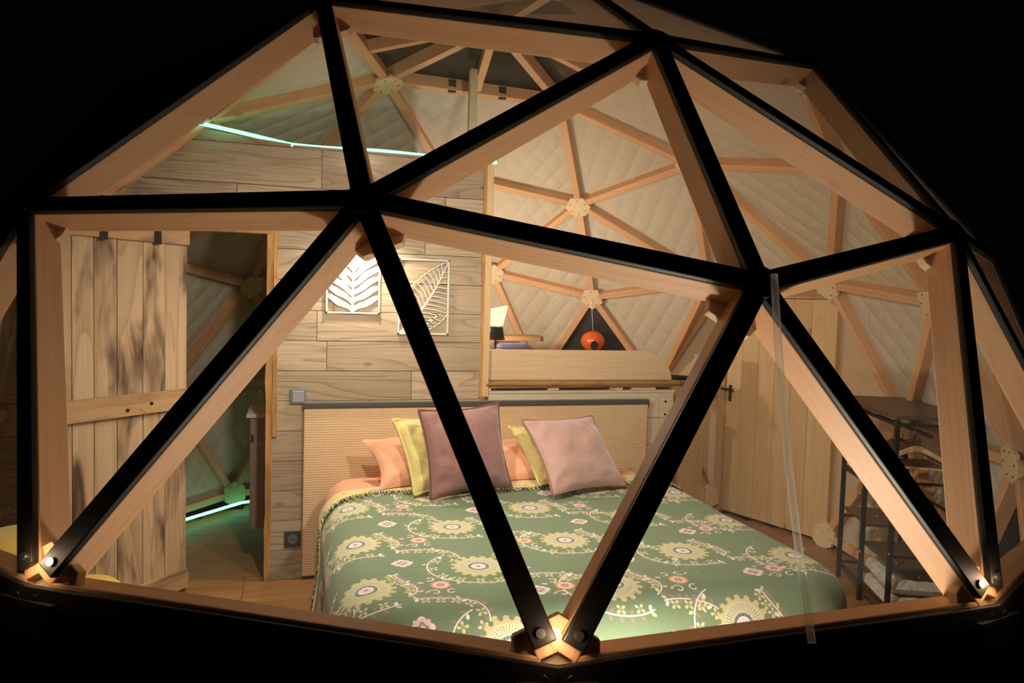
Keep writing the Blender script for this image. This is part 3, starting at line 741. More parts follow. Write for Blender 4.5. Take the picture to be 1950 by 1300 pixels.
# ------------------------------------------------------------------ bed
BX0, BX1, BY0, BY1, BZ = -0.405, 1.55, -0.845, 1.035, 0.575
hb = empty('headboard', (-0.43, 0.09, 0), 'wide woven raffia headboard with a charcoal top band behind the bed', 'headboard')
mk('woven_panel', box(-0.440, -0.918, 0.02, -0.412, 1.098, 0.930), M['raffia'], hb, bevel=0.006)
mk('top_band', box(-0.442, -0.922, 0.931, -0.404, 1.102, 0.962), M['capgrey'], hb, bevel=0.006)
def rrect_map(s, t_, x0, x1, y0, y1, rc, rb, top, D, fold=0.0, seed=0.0, flare=0.05):
    """lay the flat cloth point (s, t_) over a rounded box: beyond the edge it bends down and hangs"""
    cx, cy = min(max(s, x0+rc), x1-rc), min(max(t_, y0+rc), y1-rc)
    dx, dy = s-cx, t_-cy; r = math.hypot(dx, dy)
    if r <= rc-rb or r < 1e-9:
        return (s, t_, top)
    ux, uy = dx/r, dy/r; d = min(r-(rc-rb), D); arc = rb*math.pi/2
    if d < arc:
        q = d/rb; o = rb*math.sin(q); z = top-rb*(1-math.cos(q))
    else:
        o = rb; z = top-rb-(d-arc)
        per = (s*1.0 if abs(uy) > abs(ux) else t_)
        o += fold*min(1, (d-arc)/0.25)*(math.sin(per*13+seed)+0.5*math.sin(per*29+2*seed)) + flare*(0.3 if uy < -0.3 else 1.0)*(d-arc)
    return (cx+ux*(rc-rb+o), cy+uy*(rc-rb+o), z)
def drape(x0, x1, y0, y1, rc, rb, top, s0, s1, t0, t1, D, step, fold=0.0, seed=0.0, sag=0.0, edge=None, start=None, flare=0.05):
    ns, nt = int((s1-s0)/step)+1, int((t1-t0)/step)+1; V, UV = [], []
    for j in range(nt):
        t_ = t0+(t1-t0)*j/(nt-1)
        e1 = edge(t_) if edge else s1; e0 = start(t_) if start else s0
        for i in range(ns):
            s = e0+(e1-e0)*i/(ns-1)
            x_, y_, z_ = rrect_map(s, t_, x0, x1, y0, y1, rc, rb, top, D, fold, seed, flare)
            if sag: z_ += sag*(mnoise.noise(Vector((x_*2.3, y_*2.3, 3)))+0.4*mnoise.noise(Vector((x_*7, y_*5, 7))))
            V.append((x_, y_, z_)); UV.append(((s-CX0)/(CX1-CX0), (t_-CY0)/(CY1-CY0)))
    F = [(j*ns+i, j*ns+i+1, (j+1)*ns+i+1, (j+1)*ns+i) for j in range(nt-1) for i in range(ns-1)]
    return (V, F), UV
bed = empty('bed', ((BX0+BX1)/2, (BY0+BY1)/2, 0), 'wide double bed with a peach fitted sheet on its mattress', 'bed')
mk('bed_base', box(BX0+0.03, BY0+0.08, 0.06, BX1-0.12, BY1-0.08, 0.30), M['brown_wood'], bed, bevel=0.01)
for (a, b) in ((BX0+0.1, BY0+0.14), (BX0+0.1, BY1-0.14), (BX1-0.25, BY0+0.14), (BX1-0.25, BY1-0.14)):
    mk('leg', box(a-0.03, b-0.03, 0.0, a+0.03, b+0.03, 0.0595), M['brown_wood'], bed)
vf, UV = drape(BX0, BX1-0.14, BY0+0.03, BY1-0.03, 0.16, 0.13, BZ, BX0-0.005, BX1-0.14, BY0-0.33, BY1+0.33, 0.40, 0.035, 0.004, 1.0)
mt = mk('mattress', vf, M['peach'], bed, smooth=True); sm = mt.modifiers.new('thick', 'SOLIDIFY'); sm.thickness = 0.012; sm.offset = -1
def rear_edge(t_): return -0.035 + 0.40*max(0, -0.45-t_) + 0.012*math.sin(t_*9)
spread = empty('bedspread', (0.8, 0.1, BZ), 'green bedspread printed with sunburst medallions and vines, draped over the bed', 'bedspread')
vf, UV = drape(BX0, BX1, BY0, BY1, 0.26, 0.14, BZ+0.016, -0.03, BX1+0.50, BY0-0.46, BY1+0.46, 0.66, 0.022, 0.012, 0.6, 0.006, None, rear_edge, 0.24)
sp = mk('cover', vf, M['spread'], spread, smooth=True, uv=UV); q = sp.modifiers.new('thick', 'SOLIDIFY'); q.thickness = 0.006; q.offset = -1
def fold_edge(t_):
    base = 0.125 + 0.02*math.sin(t_*5.0+0.5) + 0.012*math.sin(t_*13)
    if t_ < -0.5: base += 0.55*(-0.5-t_)**1.5
    if t_ > 0.6: base += 0.16*(t_-0.6)
    return base
vf, UV = drape(BX0, BX1, BY0-0.010, BY1+0.010, 0.26, 0.14, BZ+0.030, -0.05, 0.13, BY0-0.46, BY1+0.40, 0.62, 0.02, 0.012, 0.6, 0.006, fold_edge, rear_edge, 0.24)
tb = mk('turned_edge', vf, M['reverse'], spread, smooth=True, uv=UV); q = tb.modifiers.new('thick', 'SOLIDIFY'); q.thickness = 0.010; q.offset = -1
fr = []; rng = random.Random(5)
t_ = BY0-0.46
while t_ < BY1+0.40:
    s = fold_edge(t_); a = rrect_map(s-0.004, t_, BX0, BX1, BY0-0.010, BY1+0.010, 0.26, 0.14, BZ+0.030, 0.62, 0.012, 0.6, 0.24)
    L = rng.uniform(0.022, 0.042); dy = rng.uniform(-0.02, 0.02)
    b = rrect_map(s+L*0.6, t_+dy*0.5, BX0, BX1, BY0-0.012, BY1+0.012, 0.26, 0.14, BZ+0.026, 0.62, 0.012, 0.6, 0.24)
    c = rrect_map(s+L, t_+dy, BX0, BX1, BY0-0.012, BY1+0.012, 0.26, 0.14, BZ+0.024, 0.62, 0.012, 0.6, 0.24)
    fr.append(tube([a, b, c], [0.0035, 0.0028, 0.0016], 5)); t_ += rng.uniform(0.005, 0.010)
f1 = mk('fringe', join(*fr[::2]), fabric('dark_green_fringe', lin(74, 80, 60), 200), spread); prop(f1, kind='stuff')
f2 = mk('fringe', join(*fr[1::2]), fabric('beige_fringe', lin(196, 180, 132), 200), spread); prop(f2, kind='stuff')

# ------------------------------------------------------------------ cushions and pillows
def pillow_mesh(w_, h_, t_, seed, N=30, bow=0.10, puff=0.5):
    V, F = [], []
    def g(i): return -1+2*i/N
    for side in (1, -1):
        for j in range(N+1):
            for i in range(N+1):
                u, v = g(i), g(j)
                x_ = u*(1-bow*(1-v*v)*abs(u)**2)*w_/2; y_ = v*(1-bow*(1-u*u)*abs(v)**2)*h_/2
                th = (max(0, (1-u*u)*(1-v*v)))**puff*t_/2
                wr = 0.013*mnoise.noise(Vector((u*2.4+seed, v*2.4, seed)))+0.006*mnoise.noise(Vector((u*6+seed, v*5, 3)))
                k = min(1, 4*min(1-abs(u), 1-abs(v)))
                # corner creases
                cr = 0.011*math.sin(9*(u-v)*(1 if u*v < 0 else -1)+seed)*max(0, abs(u)*abs(v)-0.25)*2
                V.append((x_, y_+0.0, side*(th+(wr+cr)*k)))
    n1 = (N+1)**2
    for j in range(N):
        for i in range(N):
            a = j*(N+1)+i; F.append((a, a+1, a+N+2, a+N+1)); F.append((n1+a, n1+a+N+1, n1+a+N+2, n1+a+1))
    rim = [V[i] for i in range(N+1)]+[V[j*(N+1)+N] for j in range(1, N+1)]+[V[N*(N+1)+i] for i in range(N-1, -1, -1)]+[V[j*(N+1)] for j in range(N-1, 0, -1)]
    rim = [(p_[0], p_[1], 0) for p_ in rim]
    return (V, F), rim
def cushion(name, label, cat, w_, h_, t_, base, yaw, lean, roll, mat, edge=None, seed=0.0, group=None, bow=0.10, puff=0.5):
    """base = point on the bed under the lowest corner; lean tips the top back towards the headboard"""
    (V, F), rim = pillow_mesh(w_, h_, t_, seed, 30, bow, puff)
    m = Matrix.Rotation(yaw, 4, 'Z') @ Matrix(((0, 0, 1, 0), (1, 0, 0, 0), (0, 1, 0, 0), (0, 0, 0, 1))) @ Matrix.Rotation(-lean, 4, 'X') @ Matrix.Rotation(roll, 4, 'Z')
    zs = [(m @ Vector(p_)).z for p_ in V]; lo = min(zs)
    low = [m @ Vector(p_) for p_ in V if (m @ Vector(p_)).z < lo+0.05]; cx = sum(p_.x for p_ in low)/len(low); cy = (min(p_.y for p_ in low)+max(p_.y for p_ in low))/2
    cyw = sum((m @ Vector(p_)).y for p_ in V)/len(V)
    m = Matrix.Translation(Vector((base[0]-cx, base[1]-cyw, base[2]-lo))) @ m
    e = empty(name, (base[0], base[1], base[2]), label, cat, group)
    mk('cover', (V, F), mat, e, m, smooth=True)
    if edge is not None: mk('piping', tube(rim, 0.0072, 6, closed=True), edge, e, m, smooth=True)
    return e
TOPZ = BZ+0.033
cushion('pillow', 'peach bed pillow with pointed corner at left, behind the yellow and rose cushions', 'pillow', 0.60, 0.40, 0.16, (-0.05, -0.31, BZ+0.004), 0.25, 1.10, -0.06, M['peach'], None, 1.0, bow=0.16)
cushion('pillow', 'peach bed pillow mostly hidden behind the pale pink cushion', 'pillow', 0.64, 0.40, 0.14, (-0.06, 0.36, BZ+0.004), -0.06, 1.22, 0.0, M['peach'], None, 6.0, bow=0.12)
cushion('cushion', 'yellow cushion half behind the dusky rose cushion', 'cushion', 0.39, 0.39, 0.12, (0.12, -0.28, TOPZ), 0.38, 0.56, 0.02, M['yellow_c'], M['yellow_c'], 2.0)
cushion('cushion', 'yellow cushion peeping out behind the pale pink cushion', 'cushion', 0.46, 0.38, 0.11, (0.06, 0.385, TOPZ), 0.36, 0.86, -0.04, M['yellow_c'], M['yellow_c'], 3.3)
cushion('cushion', 'tall dusky rose velvet cushion with dark piping', 'cushion', 0.43, 0.42, 0.15, (0.24, -0.17, TOPZ), 0.22, 0.32, 0.04, M['rose'], M['roseedge'], 4.1)
cushion('cushion', 'pale pink velvet cushion with tan piping, leaning back on the right', 'cushion', 0.47, 0.43, 0.15, (0.25, 0.40, TOPZ), 0.34, 0.74, -0.03, M['pink'], M['pinkedge'], 5.7)

# ------------------------------------------------------------------ wall art, switches, sconce, LED strips
ax = wx+0.008
def bar2(y0, z0, y1, z1, w_=0.012, d=0.008, x=None):
    x = ax if x is None else x
    return beam((x+d/2, y0, z0), (x+d/2, y1, z1), d, w_, (0, -(z1-z0), (y1-y0))) if False else prism2(y0, z0, y1, z1, w_, d, x)
def prism2(y0, z0, y1, z1, w_, d, x):
    L = math.hypot(y1-y0, z1-z0); uy, uz = (y1-y0)/L, (z1-z0)/L
    return prism([(0, -w_/2), (L, -w_/2), (L, w_/2), (0, w_/2)], (x, y0, z0), (0, uy, uz), (0, -uz, uy), (1, 0, 0), d)
def blade(pts, ws, d, x):
    """curved flat strip through pts (y, z) with widths ws"""
    n = len(pts); L_, R_ = [], []
    for i, (y, z) in enumerate(pts):
        a = pts[max(0, i-1)]; b = pts[min(n-1, i+1)]; l = math.hypot(b[0]-a[0], b[1]-a[1]) or 1; ny, nz = -(b[1]-a[1])/l, (b[0]-a[0])/l
        L_.append((y+ny*ws[i]/2, z+nz*ws[i]/2)); R_.append((y-ny*ws[i]/2, z-nz*ws[i]/2))
    V = [(x, *p_) for p_ in L_]+[(x, *p_) for p_ in R_]+[(x+d, *p_) for p_ in L_]+[(x+d, *p_) for p_ in R_]; F = []
    for i in range(n-1):
        F += [(i, i+1, n+i+1, n+i), (2*n+i+1, 2*n+i, 3*n+i, 3*n+i+1), (i, 2*n+i, 2*n+i+1, i+1), (n+i+1, 3*n+i+1, 3*n+i, n+i)]
    F += [(0, n, 3*n, 2*n), (n-1, 2*n+n-1, 3*n+n-1, 2*n-1)]
    return V, F
def art_frame(root, y0, y1, z0, z1):
    for q in ((y0, z0, y1, z0), (y1, z0, y1, z1), (y1, z1, y0, z1), (y0, z1, y0, z0)):
        ext = 0.005; L = math.hypot(q[2]-q[0], q[3]-q[1]); uy, uz = (q[2]-q[0])/L*ext, (q[3]-q[1])/L*ext
        mk('frame_bar', bar2(q[0]-uy, q[1]-uz, q[2]+uy, q[3]+uz, 0.010, 0.010), M['white'], root, bevel=0.001)
    for y in (y0, y1):
        for z in (z0, z1): mk('corner_pin', disc((ax+0.0105, y, z), (1, 0, 0), 0.005, 0.003, 8), M['darkscrew'], root)
Y0, Y1, Z0, Z1 = -0.808, -0.532, 1.445, 1.850
art = empty('wall_art', (ax, (Y0+Y1)/2, Z0), 'white metal leaf wall art with broad upright fronds, under the wall lamp', 'wall art', 'leaf wall art')
art_frame(art, Y0, Y1, Z0, Z1)
ym = (Y0+Y1)/2-0.003
mk('midrib', blade([(ym, Z0), (ym+0.002, Z0+0.2), (ym+0.004, Z1)], [0.017, 0.013, 0.006], 0.007, ax+0.002), M['white'], art)
for k in range(9):
    zr = Z0+0.012+0.043*k
    for s, ye in ((-1, Y0), (1, Y1)):
        W_ = abs(ye-ym); rise = 0.075+0.012*k; n = 9; pts, ws = [], []
        for i in range(n):
            q = i/(n-1); pts.append((ym+s*W_*q*(1 if k < 7 else 0.86), zr+rise*(q**0.85)*(1 if s > 0 else 1.05)+0.004*math.sin(q*9+k*s)))
            ws.append(0.0075+0.027*math.sin(math.pi*min(1, q*0.72+0.12)) if q < 0.99 else 0.017)
        if pts[-1][1] > Z1-0.01:
            c_ = (Z1-0.012-zr)/(pts[-1][1]-zr)
            if c_ < 0.25: continue
            pts = [(y if c_ > 0.9 else ym+(y-ym)*c_, zr+(z-zr)*c_) for y, z in pts]
        mk('leaflet', blade(pts, ws, 0.005, ax+0.003), M['white'], art)
Y0, Y1, Z0, Z1 = -0.424, -0.150, 1.337, 1.745
art = empty('wall_art', (ax, (Y0+Y1)/2, Z0), 'white metal leaf wall art with one diagonal thin-ribbed leaf', 'wall art', 'leaf wall art')
art_frame(art, Y0, Y1, Z0, Z1)
tip, base_ = (Y1-0.004, Z1-0.008), (Y0+0.02, Z0+0.004)
def mid_at(q): return (base_[0]+(tip[0]-base_[0])*q+0.020*math.sin(math.pi*q), base_[1]+(tip[1]-base_[1])*q-0.010*math.sin(math.pi*q))
mk('midrib', blade([mid_at(i/14) for i in range(15)], [0.016-0.010*i/14 for i in range(15)], 0.007, ax+0.002), M['white'], art)
def bound(q, s):   # leaf outline, upper-left and lower-right
    m = mid_at(q); w_ = 0.125*math.sin(math.pi*q**0.8)**0.8
    y, z = (m[0]-0.83*w_*(1 if s > 0 else -1)*0.95, m[1]+0.56*w_*(1 if s > 0 else -1))
    if s < 0: y, z = (m[0]+0.95*w_, m[1]-0.48*w_)
    return (min(Y1-0.003, max(Y0+0.006, y)), z)
for s in (1, -1):
    mk('leaf_rim', blade([bound(0.06+0.94*i/24, s) for i in range(25)], [0.007]*25, 0.005, ax+0.003), M['white'], art)
    for i in range(15):
        q = 0.14+0.80*i/14; a = mid_at(q); b = bound(min(0.99, q+0.09), s)
        c_ = ((a[0]+b[0])/2+0.008*s, (a[1]+b[1])/2+0.006)
        mk('rib', blade([a, ((a[0]+c_[0])/2, (a[1]+c_[1])/2+0.001), c_, b], [0.005, 0.0062, 0.0062, 0.005], 0.005, ax+0.003), M['white'], art)
mk('leaf_base', blade([(Y0+0.004, Z0+0.004), (Y0+0.04, Z0+0.020), (Y0+0.085, Z0+0.055)], [0.012, 0.034, 0.010], 0.005, ax+0.003), M['white'], art)
mk('leaf_base', blade([(Y0+0.075, Z0+0.042), (Y0+0.16, Z0+0.062), (Y0+0.235, Z0+0.115)], [0.008, 0.022, 0.006], 0.005, ax+0.003), M['white'], art)
sw = empty('light_switch', (wx, -0.945, 0.955), 'grey square light switch on the planks beside the headboard top', 'switch')
mk('plate', box(wx+0.004, -0.990, 0.952, wx+0.014, -0.906, 1.034), M['greyplastic'], sw, bevel=0.003)
mk('rocker', box(wx+0.0145, -0.978, 0.962, wx+0.020, -0.918, 1.024), plain('light_grey_plastic', lin(150, 152, 158), 0.35), sw, bevel=0.003)
so = empty('power_socket', (wx, -0.97, 0.19), 'dark square power socket low on the plank wall', 'socket')
mk('plate', box(wx+0.004, -1.010, 0.180, wx+0.014, -0.925, 0.265), M['darkplastic'], so, bevel=0.003)
mk('insert', join(disc((wx+0.0142, -0.9675, 0.2225), (1, 0, 0), 0.026, 0.004, 20)), plain('grey_insert', lin(96, 96, 98), 0.4), so)
mk('pin_hole', join(disc((wx+0.0184, -0.976, 0.2225), (1, 0, 0), 0.004, 0.001, 8), disc((wx+0.0184, -0.958, 0.2225), (1, 0, 0), 0.004, 0.001, 8)), M['hole'], so)
sc = empty('wall_lamp', (wx, -0.63, 2.01), 'small up-and-down wall lamp on the planks above the broad leaf art', 'lamp')
mk('back_plate', box(wx+0.004, -0.665, 1.955, wx+0.016, -0.595, 2.065), M['white'], sc, bevel=0.003)
mk('arm', box(wx+0.0165, -0.640, 2.000, wx+0.127, -0.620, 2.020), M['white'], sc)
mk('body', lathe([(0.030, -0.075), (0.034, -0.075), (0.034, 0.075), (0.030, 0.075), (0.030, -0.070)], 20, (wx+0.160, -0.63, 2.01)), M['white'], sc)
mk('bulb', lathe([(0.008, -0.078), (0.022, -0.0765), (0.024, -0.0755), (0.010, -0.0745)], 14, (wx+0.160, -0.63, 2.01)), M['bulb'], sc)
pts = [(-0.28, -1.475, 2.30), (-0.35, -1.44, 2.345)]
pts = [(wx-0.02+0.10*((-1.0-y)/0.47)**2*(1 if y < -1.0 else 0), y, 2.320+0.055*max(0, (-1.0-y)/0.47)+0.004*math.sin(y*9)) for y in np.linspace(-1.46, 0.05, 40)]
pts += [(wx-0.004, 0.082, 2.322), (wx+0.014, 0.098, 2.316), (wx+0.018, 0.100, 2.300)]
led = mk('led_strip', tube(pts, 0.0095, 8), M['mint'], smooth=True); prop(led, 'mint glowing light strip along the top of the plank wall', 'light strip')
q = [P((9,9,4), 0.93), P((4,8,9), 0.925), P((8,8,4), 0.93)]
for p_ in q: p_.z = 0.045
led2 = mk('led_strip', tube([q[0].lerp(q[1], i/8) for i in range(9)]+[q[1].lerp(q[2], i/8) for i in range(1, 9)], 0.010, 8), M['mint'], smooth=True)
prop(led2, 'mint glowing light strip low along the bathroom wall seen through the doorway', 'light strip')
cab = empty('bathroom_cabinet', (-0.8, -1.13, 0.2), 'narrow grey wooden bathroom cabinet hanging beyond the doorway', 'cabinet')
mk('body', box(-1.08, -1.205, 0.20, -0.72, -0.80, 0.835), M['grey_wood'], cab, bevel=0.003)
mk('top', box(-1.09, -1.225, 0.836, -0.71, -0.80, 0.858), M['white_y'], cab, bevel=0.003)
mk('hinge', box(-0.7195, -1.20, 0.70, -0.714, -1.185, 0.74), M['iron'], cab)

# ------------------------------------------------------------------ things in the loft corner behind the half wall
tl = empty('table_lamp', (-1.05, 0.20, 1.02), 'lamp with black lower and cream upper shade at the plank wall corner', 'lamp')
c_ = (-1.05, 0.295, 0)
mk('pole', tube([(c_[0], c_[1], 0.86), (c_[0], c_[1], 1.33)], 0.006, 8), M['iron'], tl)
mk('base', lathe([(0.07, 0.84), (0.07, 0.852), (0.02, 0.86)], 20, c_), M['iron'], tl)
mk('black_shade', lathe([(0.062, 1.275), (0.046, 1.36), (0.042, 1.36), (0.058, 1.275)], 24, c_), M['blackshade'], tl, smooth=True)
mk('cream_shade', prism([(-0.065, 0), (0.040, 0), (0.072, 0.135), (-0.065, 0.105)], (c_[0]-0.04, c_[1], 1.366), (0, 1, 0), (0, 0, 1), (1, 0, 0), 0.08), M['shade'], tl, bevel=0.008)
st = empty('corner_table', (-1.25, 0.30, 0), 'pine side table behind the half wall carrying the lamp', 'table')
mk('top', box(-1.30, 0.06, 0.812, -0.85, 0.56, 0.839), M['pine_y'], st, bevel=0.004)
for a, b in ((-1.27, 0.09), (-0.88, 0.09), (-1.27, 0.53), (-0.88, 0.53)): mk('leg', box(a-0.02, b-0.02, 0.0, a+0.02, b+0.02, 0.811), M['pine_z'], st)
ls = empty('loft_shelf', (-1.75, 0.62, 1.24), 'short live-edge wooden shelf fixed to the quilted wall behind the lamp', 'shelf')
poly = [(0.36, -0.10)] + [(0.74+0.05*math.cos(a)*1.0, 0.02+0.12*math.sin(a)) for a in np.linspace(-1.57, 1.57, 10)] + [(0.36, 0.14)]
mk('board', prism([(y, x_) for y, x_ in poly], (-1.55, 0, 1.245), (0, 1, 0), (-1, 0, 0), (0, 0, 1), 0.035), M['slab'], ls, bevel=0.004)
for bb_ in ((-1.60, 0.46, 1.244), (-1.66, 0.70, 1.244)): mk('bracket', box(bb_[0], bb_[1]-0.03, 1.235, bb_[0]+0.03, bb_[1], 1.244), M['pine_z'], ls)
pb = empty('folded_blanket', (-1.5, 0.52, 1.064), 'folded purple blanket under the short loft shelf', 'blanket')
for i in range(4): mk('fold', box(-1.64+0.006*i, 0.43, 1.065+i*0.042, -1.40-0.005*i, 0.66-0.008*i, 1.105+i*0.042), M['purple'], pb, bevel=0.016)
bs = empty('bench', (-1.55, 0.62, 0), 'low pine bench carrying the purple blanket behind the half wall', 'bench')
mk('seat', box(-1.72, 0.60-0.22, 1.03, -1.34, 0.92, 1.064), M['pine_y'], bs, bevel=0.004)
for a, b in ((-1.69, 0.41), (-1.37, 0.41), (-1.69, 0.89), (-1.37, 0.89)): mk('leg', box(a-0.018, b-0.018, 0, a+0.018, b+0.018, 1.029), M['pine_z'], bs)
# orange lantern hanging in the dark triangular window
lc = Vector((-1.72, 1.262, 1.235)); rg = 0.094
lan = empty('hanging_lantern', tuple(lc), 'round orange lantern with a dark opening, hanging before the triangular window', 'lantern')
prof = []
for i in range(15):
    a = -math.pi/2+math.pi*i/14; prof.append((max(0.008, rg*math.cos(a)), rg*0.88*math.sin(a)))
mk('globe', lathe(prof, 28, tuple(lc)), M['orange'], lan, smooth=True)
dirc = (Vector((3.61, -0.95, 1.54))-lc); dirc.z = 0; dirc = (Matrix.Rotation(0.14, 3, 'Z') @ dirc).normalized()
oc = lc+dirc*(rg*0.95)-Vector((0, 0, 0.028))
mk('opening', prism([(0.028*math.cos(a), 0.036*math.sin(a)) for a in np.linspace(0, 2*math.pi, 19)[:-1]], oc-dirc*0.02, dirc.cross(Vector((0, 0, 1))), (0, 0, 1), dirc, 0.030), M['hole'], lan)
mk('wire', tube([(lc.x, lc.y, lc.z+rg*0.86), P((3,), 0.955)], 0.0022, 6), M['steel'], lan)
# ledge with a bowl and a pale blue box, right of the half wall
pc = empty('pine_cabinet', (-1.05, 1.62, 0), 'low pine cabinet between the half wall and the entrance door', 'cabinet')
mk('body', box(-1.20, 1.42, 0.0, -0.93, 1.80, 0.985), M['pine_z'], pc, bevel=0.003)
mk('top', box(-1.23, 1.40, 0.986, -0.90, 1.84, 1.012), M['slab'], pc, bevel=0.004)
mk('door', box(-0.929, 1.43, 0.03, -0.915, 1.79, 0.90), M['pine_z'], pc, bevel=0.003)
bw = empty('dish', (-1.03, 1.66, 1.012), 'flat black dish on the pine cabinet', 'dish')
mk('bowl', lathe([(0.03, 1.0125), (0.075, 1.018), (0.090, 1.030), (0.086, 1.031), (0.070, 1.021), (0.02, 1.019)], 24, (-1.06, 1.66, 0)), M['iron'], bw, smooth=True)
bb = empty('storage_box', (-1.0, 1.79, 1.012), 'pale blue upright box on the pine cabinet', 'box')
mk('body', box(-1.05, 1.775, 1.0125, -0.94, 1.845, 1.175), M['bluegrey'], bb, bevel=0.006)
mk('lid', box(-1.054, 1.771, 1.176, -0.936, 1.849, 1.192), M['bluegrey'], bb, bevel=0.004)

# ------------------------------------------------------------------ clothes rack, right
la, lb_ = Vector((0.80, 1.79, 0)), Vector((0.155, 2.06, 0))
ru = (lb_-la).normalized(); rv = Vector((-ru.y, ru.x, 0))
if rv.dot(la) < 0: rv = -rv
RL = (lb_-la).length; RD = 0.33; RH = 1.03
rack = empty('clothes_rack', tuple((la+lb_)/2+rv*RD/2), 'tall black iron clothes rack with a brown wooden top board', 'rack')
def rp(u, v, z): return la+ru*u+rv*v+Vector((0, 0, z))
th = 0.022
for (u, v) in ((0, 0), (RL, 0), (RL*0.52, 0), (0, RD), (RL, RD)):
    top = RH if u != RL*0.52 else RH*0.62
    mk('leg', beam(rp(u, v, 0.0), rp(u, v, top), th, th, ru), M['iron'], rack, bevel=0.002)
for z in (0.09, 0.36, 0.72, RH-0.03):
    for a, b in (((0, 0), (0, RD)), ((RL, 0), (RL, RD))):
        mk('crossbar', beam(rp(*a, z), rp(*b, z), 0.012, 0.012), M['iron'], rack)
for z in (0.09, RH-0.03):
    mk('crossbar', beam(rp(0, RD, z), rp(RL, RD, z), 0.012, 0.012), M['iron'], rack)
    mk('crossbar', beam(rp(0, 0, z), rp(RL, 0, z), 0.016, 0.016) if z > 0.5 else beam(rp(RL*0.52, 0, z), rp(RL, 0, z), 0.012, 0.012), M['iron'], rack)
mk('crossbar', beam(rp(0, 0, 0.645), rp(RL, 0, 0.645), 0.020, 0.024), M['iron'], rack)
mk('crossbar', beam(rp(0, RD, 0.55), rp(RL, RD, 0.55), 0.012, 0.012), M['iron'], rack)
mk('brace', tube([rp(0, RD, 0.10), rp(RL*0.5, RD, 0.55)], 0.005, 6), M['iron'], rack)
mk('hanging_rail', tube([rp(0.02, RD*0.5, 0.945), rp(RL-0.02, RD*0.5, 0.945)], 0.010, 10), M['iron'], rack)
def rbox(u0, u1, v0, v1, z0, z1):
    F = Matrix((ru, rv, Vector((0, 0, 1)))).transposed().to_4x4(); F.translation = rp((u0+u1)/2, (v0+v1)/2, (z0+z1)/2)
    a, b, c = (u1-u0)/2, (v1-v0)/2, (z1-z0)/2
    return box(-a, -b, -c, a, b, c), F
for (u0, u1, z, nm) in ((RL*0.50, RL-0.01, 0.40, 'shelf'), (0.0, RL*0.55, 0.30, 'shelf'), (0.0, RL-0.0, 0.045, 'shelf')):
    v, F = rbox(u0, u1, 0.012, RD-0.012, z, z+0.016); mk(nm, v, M['brown_wood'], rack, F, bevel=0.002)
tp = [(-0.05, -0.03), (RL*0.55, -0.07), (RL+0.02, -0.02), (RL+0.02, RD+0.01), (-0.05, RD+0.01)]
mk('top_board', prism(tp, rp(0, 0, RH+0.001), ru, rv, (0, 0, 1), 0.020), M['brown_wood'], rack, bevel=0.003)
def hanger(u, label, mat):
    c_ = rp(u, RD*0.5, 0.945); d = (rv*0.97-ru*0.12).normalized()
    e = empty('coat_hanger', tuple(c_), label, 'hanger', 'hangers on the rack rail')
    pts = []
    for i in range(9):
        a = math.radians(-40+240*i/8); pts.append(c_+d*(0.017*math.cos(a))+Vector((0, 0, 0.017*math.sin(a)+0.000)))
    pts = pts[::-1]
    hook = [c_+d*(0.0155*math.cos(a))+Vector((0, 0, 0.0155*math.sin(a))) for a in np.radians(np.linspace(200, -60, 10))]+[c_-Vector((0, 0, 0.035)), c_-Vector((0, 0, 0.072))]
    mk('hook', tube(hook, 0.0022, 6), M['steel'], e, smooth=True)
    n = 15; V, F = [], []
    zt = -0.070; nn = d.cross(Vector((0, 0, 1)))
    for i in range(n):
        q = -1+2*i/(n-1); aq = abs(q); zc = zt-0.092*aq**1.35; hh = 0.030-0.012*aq; y = q*0.165
        bow = nn*(0.018*aq*aq)
        for (dz, dn) in ((0, -0.007), (0, 0.007), (-hh, 0.007), (-hh, -0.007)):
            V.append(c_+d*y+bow+nn*dn+Vector((0, 0, zc+dz)))
    for i in range(n-1):
        for k in range(4): F.append((i*4+k, i*4+(k+1) % 4, i*4+4+(k+1) % 4, i*4+4+k))
    F += [(3,2,1,0), tuple((n-1)*4+k for k in range(4))]
    mk('shoulder', (V, F), mat, e, bevel=0.003)
    mk('trouser_bar', tube([c_-d*0.15+nn*0.016-Vector((0, 0, 0.182)), c_+d*0.15+nn*0.016-Vector((0, 0, 0.182))], 0.006, 8), mat, e)
hanger(0.17, 'pale wooden coat hanger, nearest on the rack rail', M['hanger'])
for i, (u, wd) in enumerate(((0.225, 'first'), (0.285, 'second'), (0.345, 'third'), (0.40, 'fourth'))):
    hanger(u, '%s brown wooden coat hanger behind the pale one on the rail' % wd, M['hanger_dark'])
pk = empty('wrapped_bedding', tuple(rp(0.18, 0.15, 0.061)), 'white bedding in a shiny clear bag on the bottom of the rack', 'bedding')
def lump(u0, u1, v0, v1, z0, z1, seed):
    N = 16; V, F = [], []
    for side in (1, -1):
        for j in range(N+1):
            for i in range(N+1):
                a, b = -1+2*i/N, -1+2*j/N; p_ = (max(0, (1-a**4)*(1-b**4)))**0.35
                z = (z0+z1)/2+side*(z1-z0)/2*p_+0.012*mnoise.noise(Vector((a*3+seed, b*3, seed)))*p_*(1 if side > 0 else 0.0)
                V.append(rp((u0+u1)/2+a*(u1-u0)/2, (v0+v1)/2+b*(v1-v0)/2, z))
    n1 = (N+1)**2
    for j in range(N):
        for i in range(N):
            a = j*(N+1)+i; F.append((a, a+1, a+N+2, a+N+1)); F.append((n1+a, n1+a+N+1, n1+a+N+2, n1+a+1))
    return V, F
mk('lower_bag', lump(0.014, 0.44, 0.016, 0.312, 0.062, 0.150, 2.0), M['wrap'], pk, smooth=True)
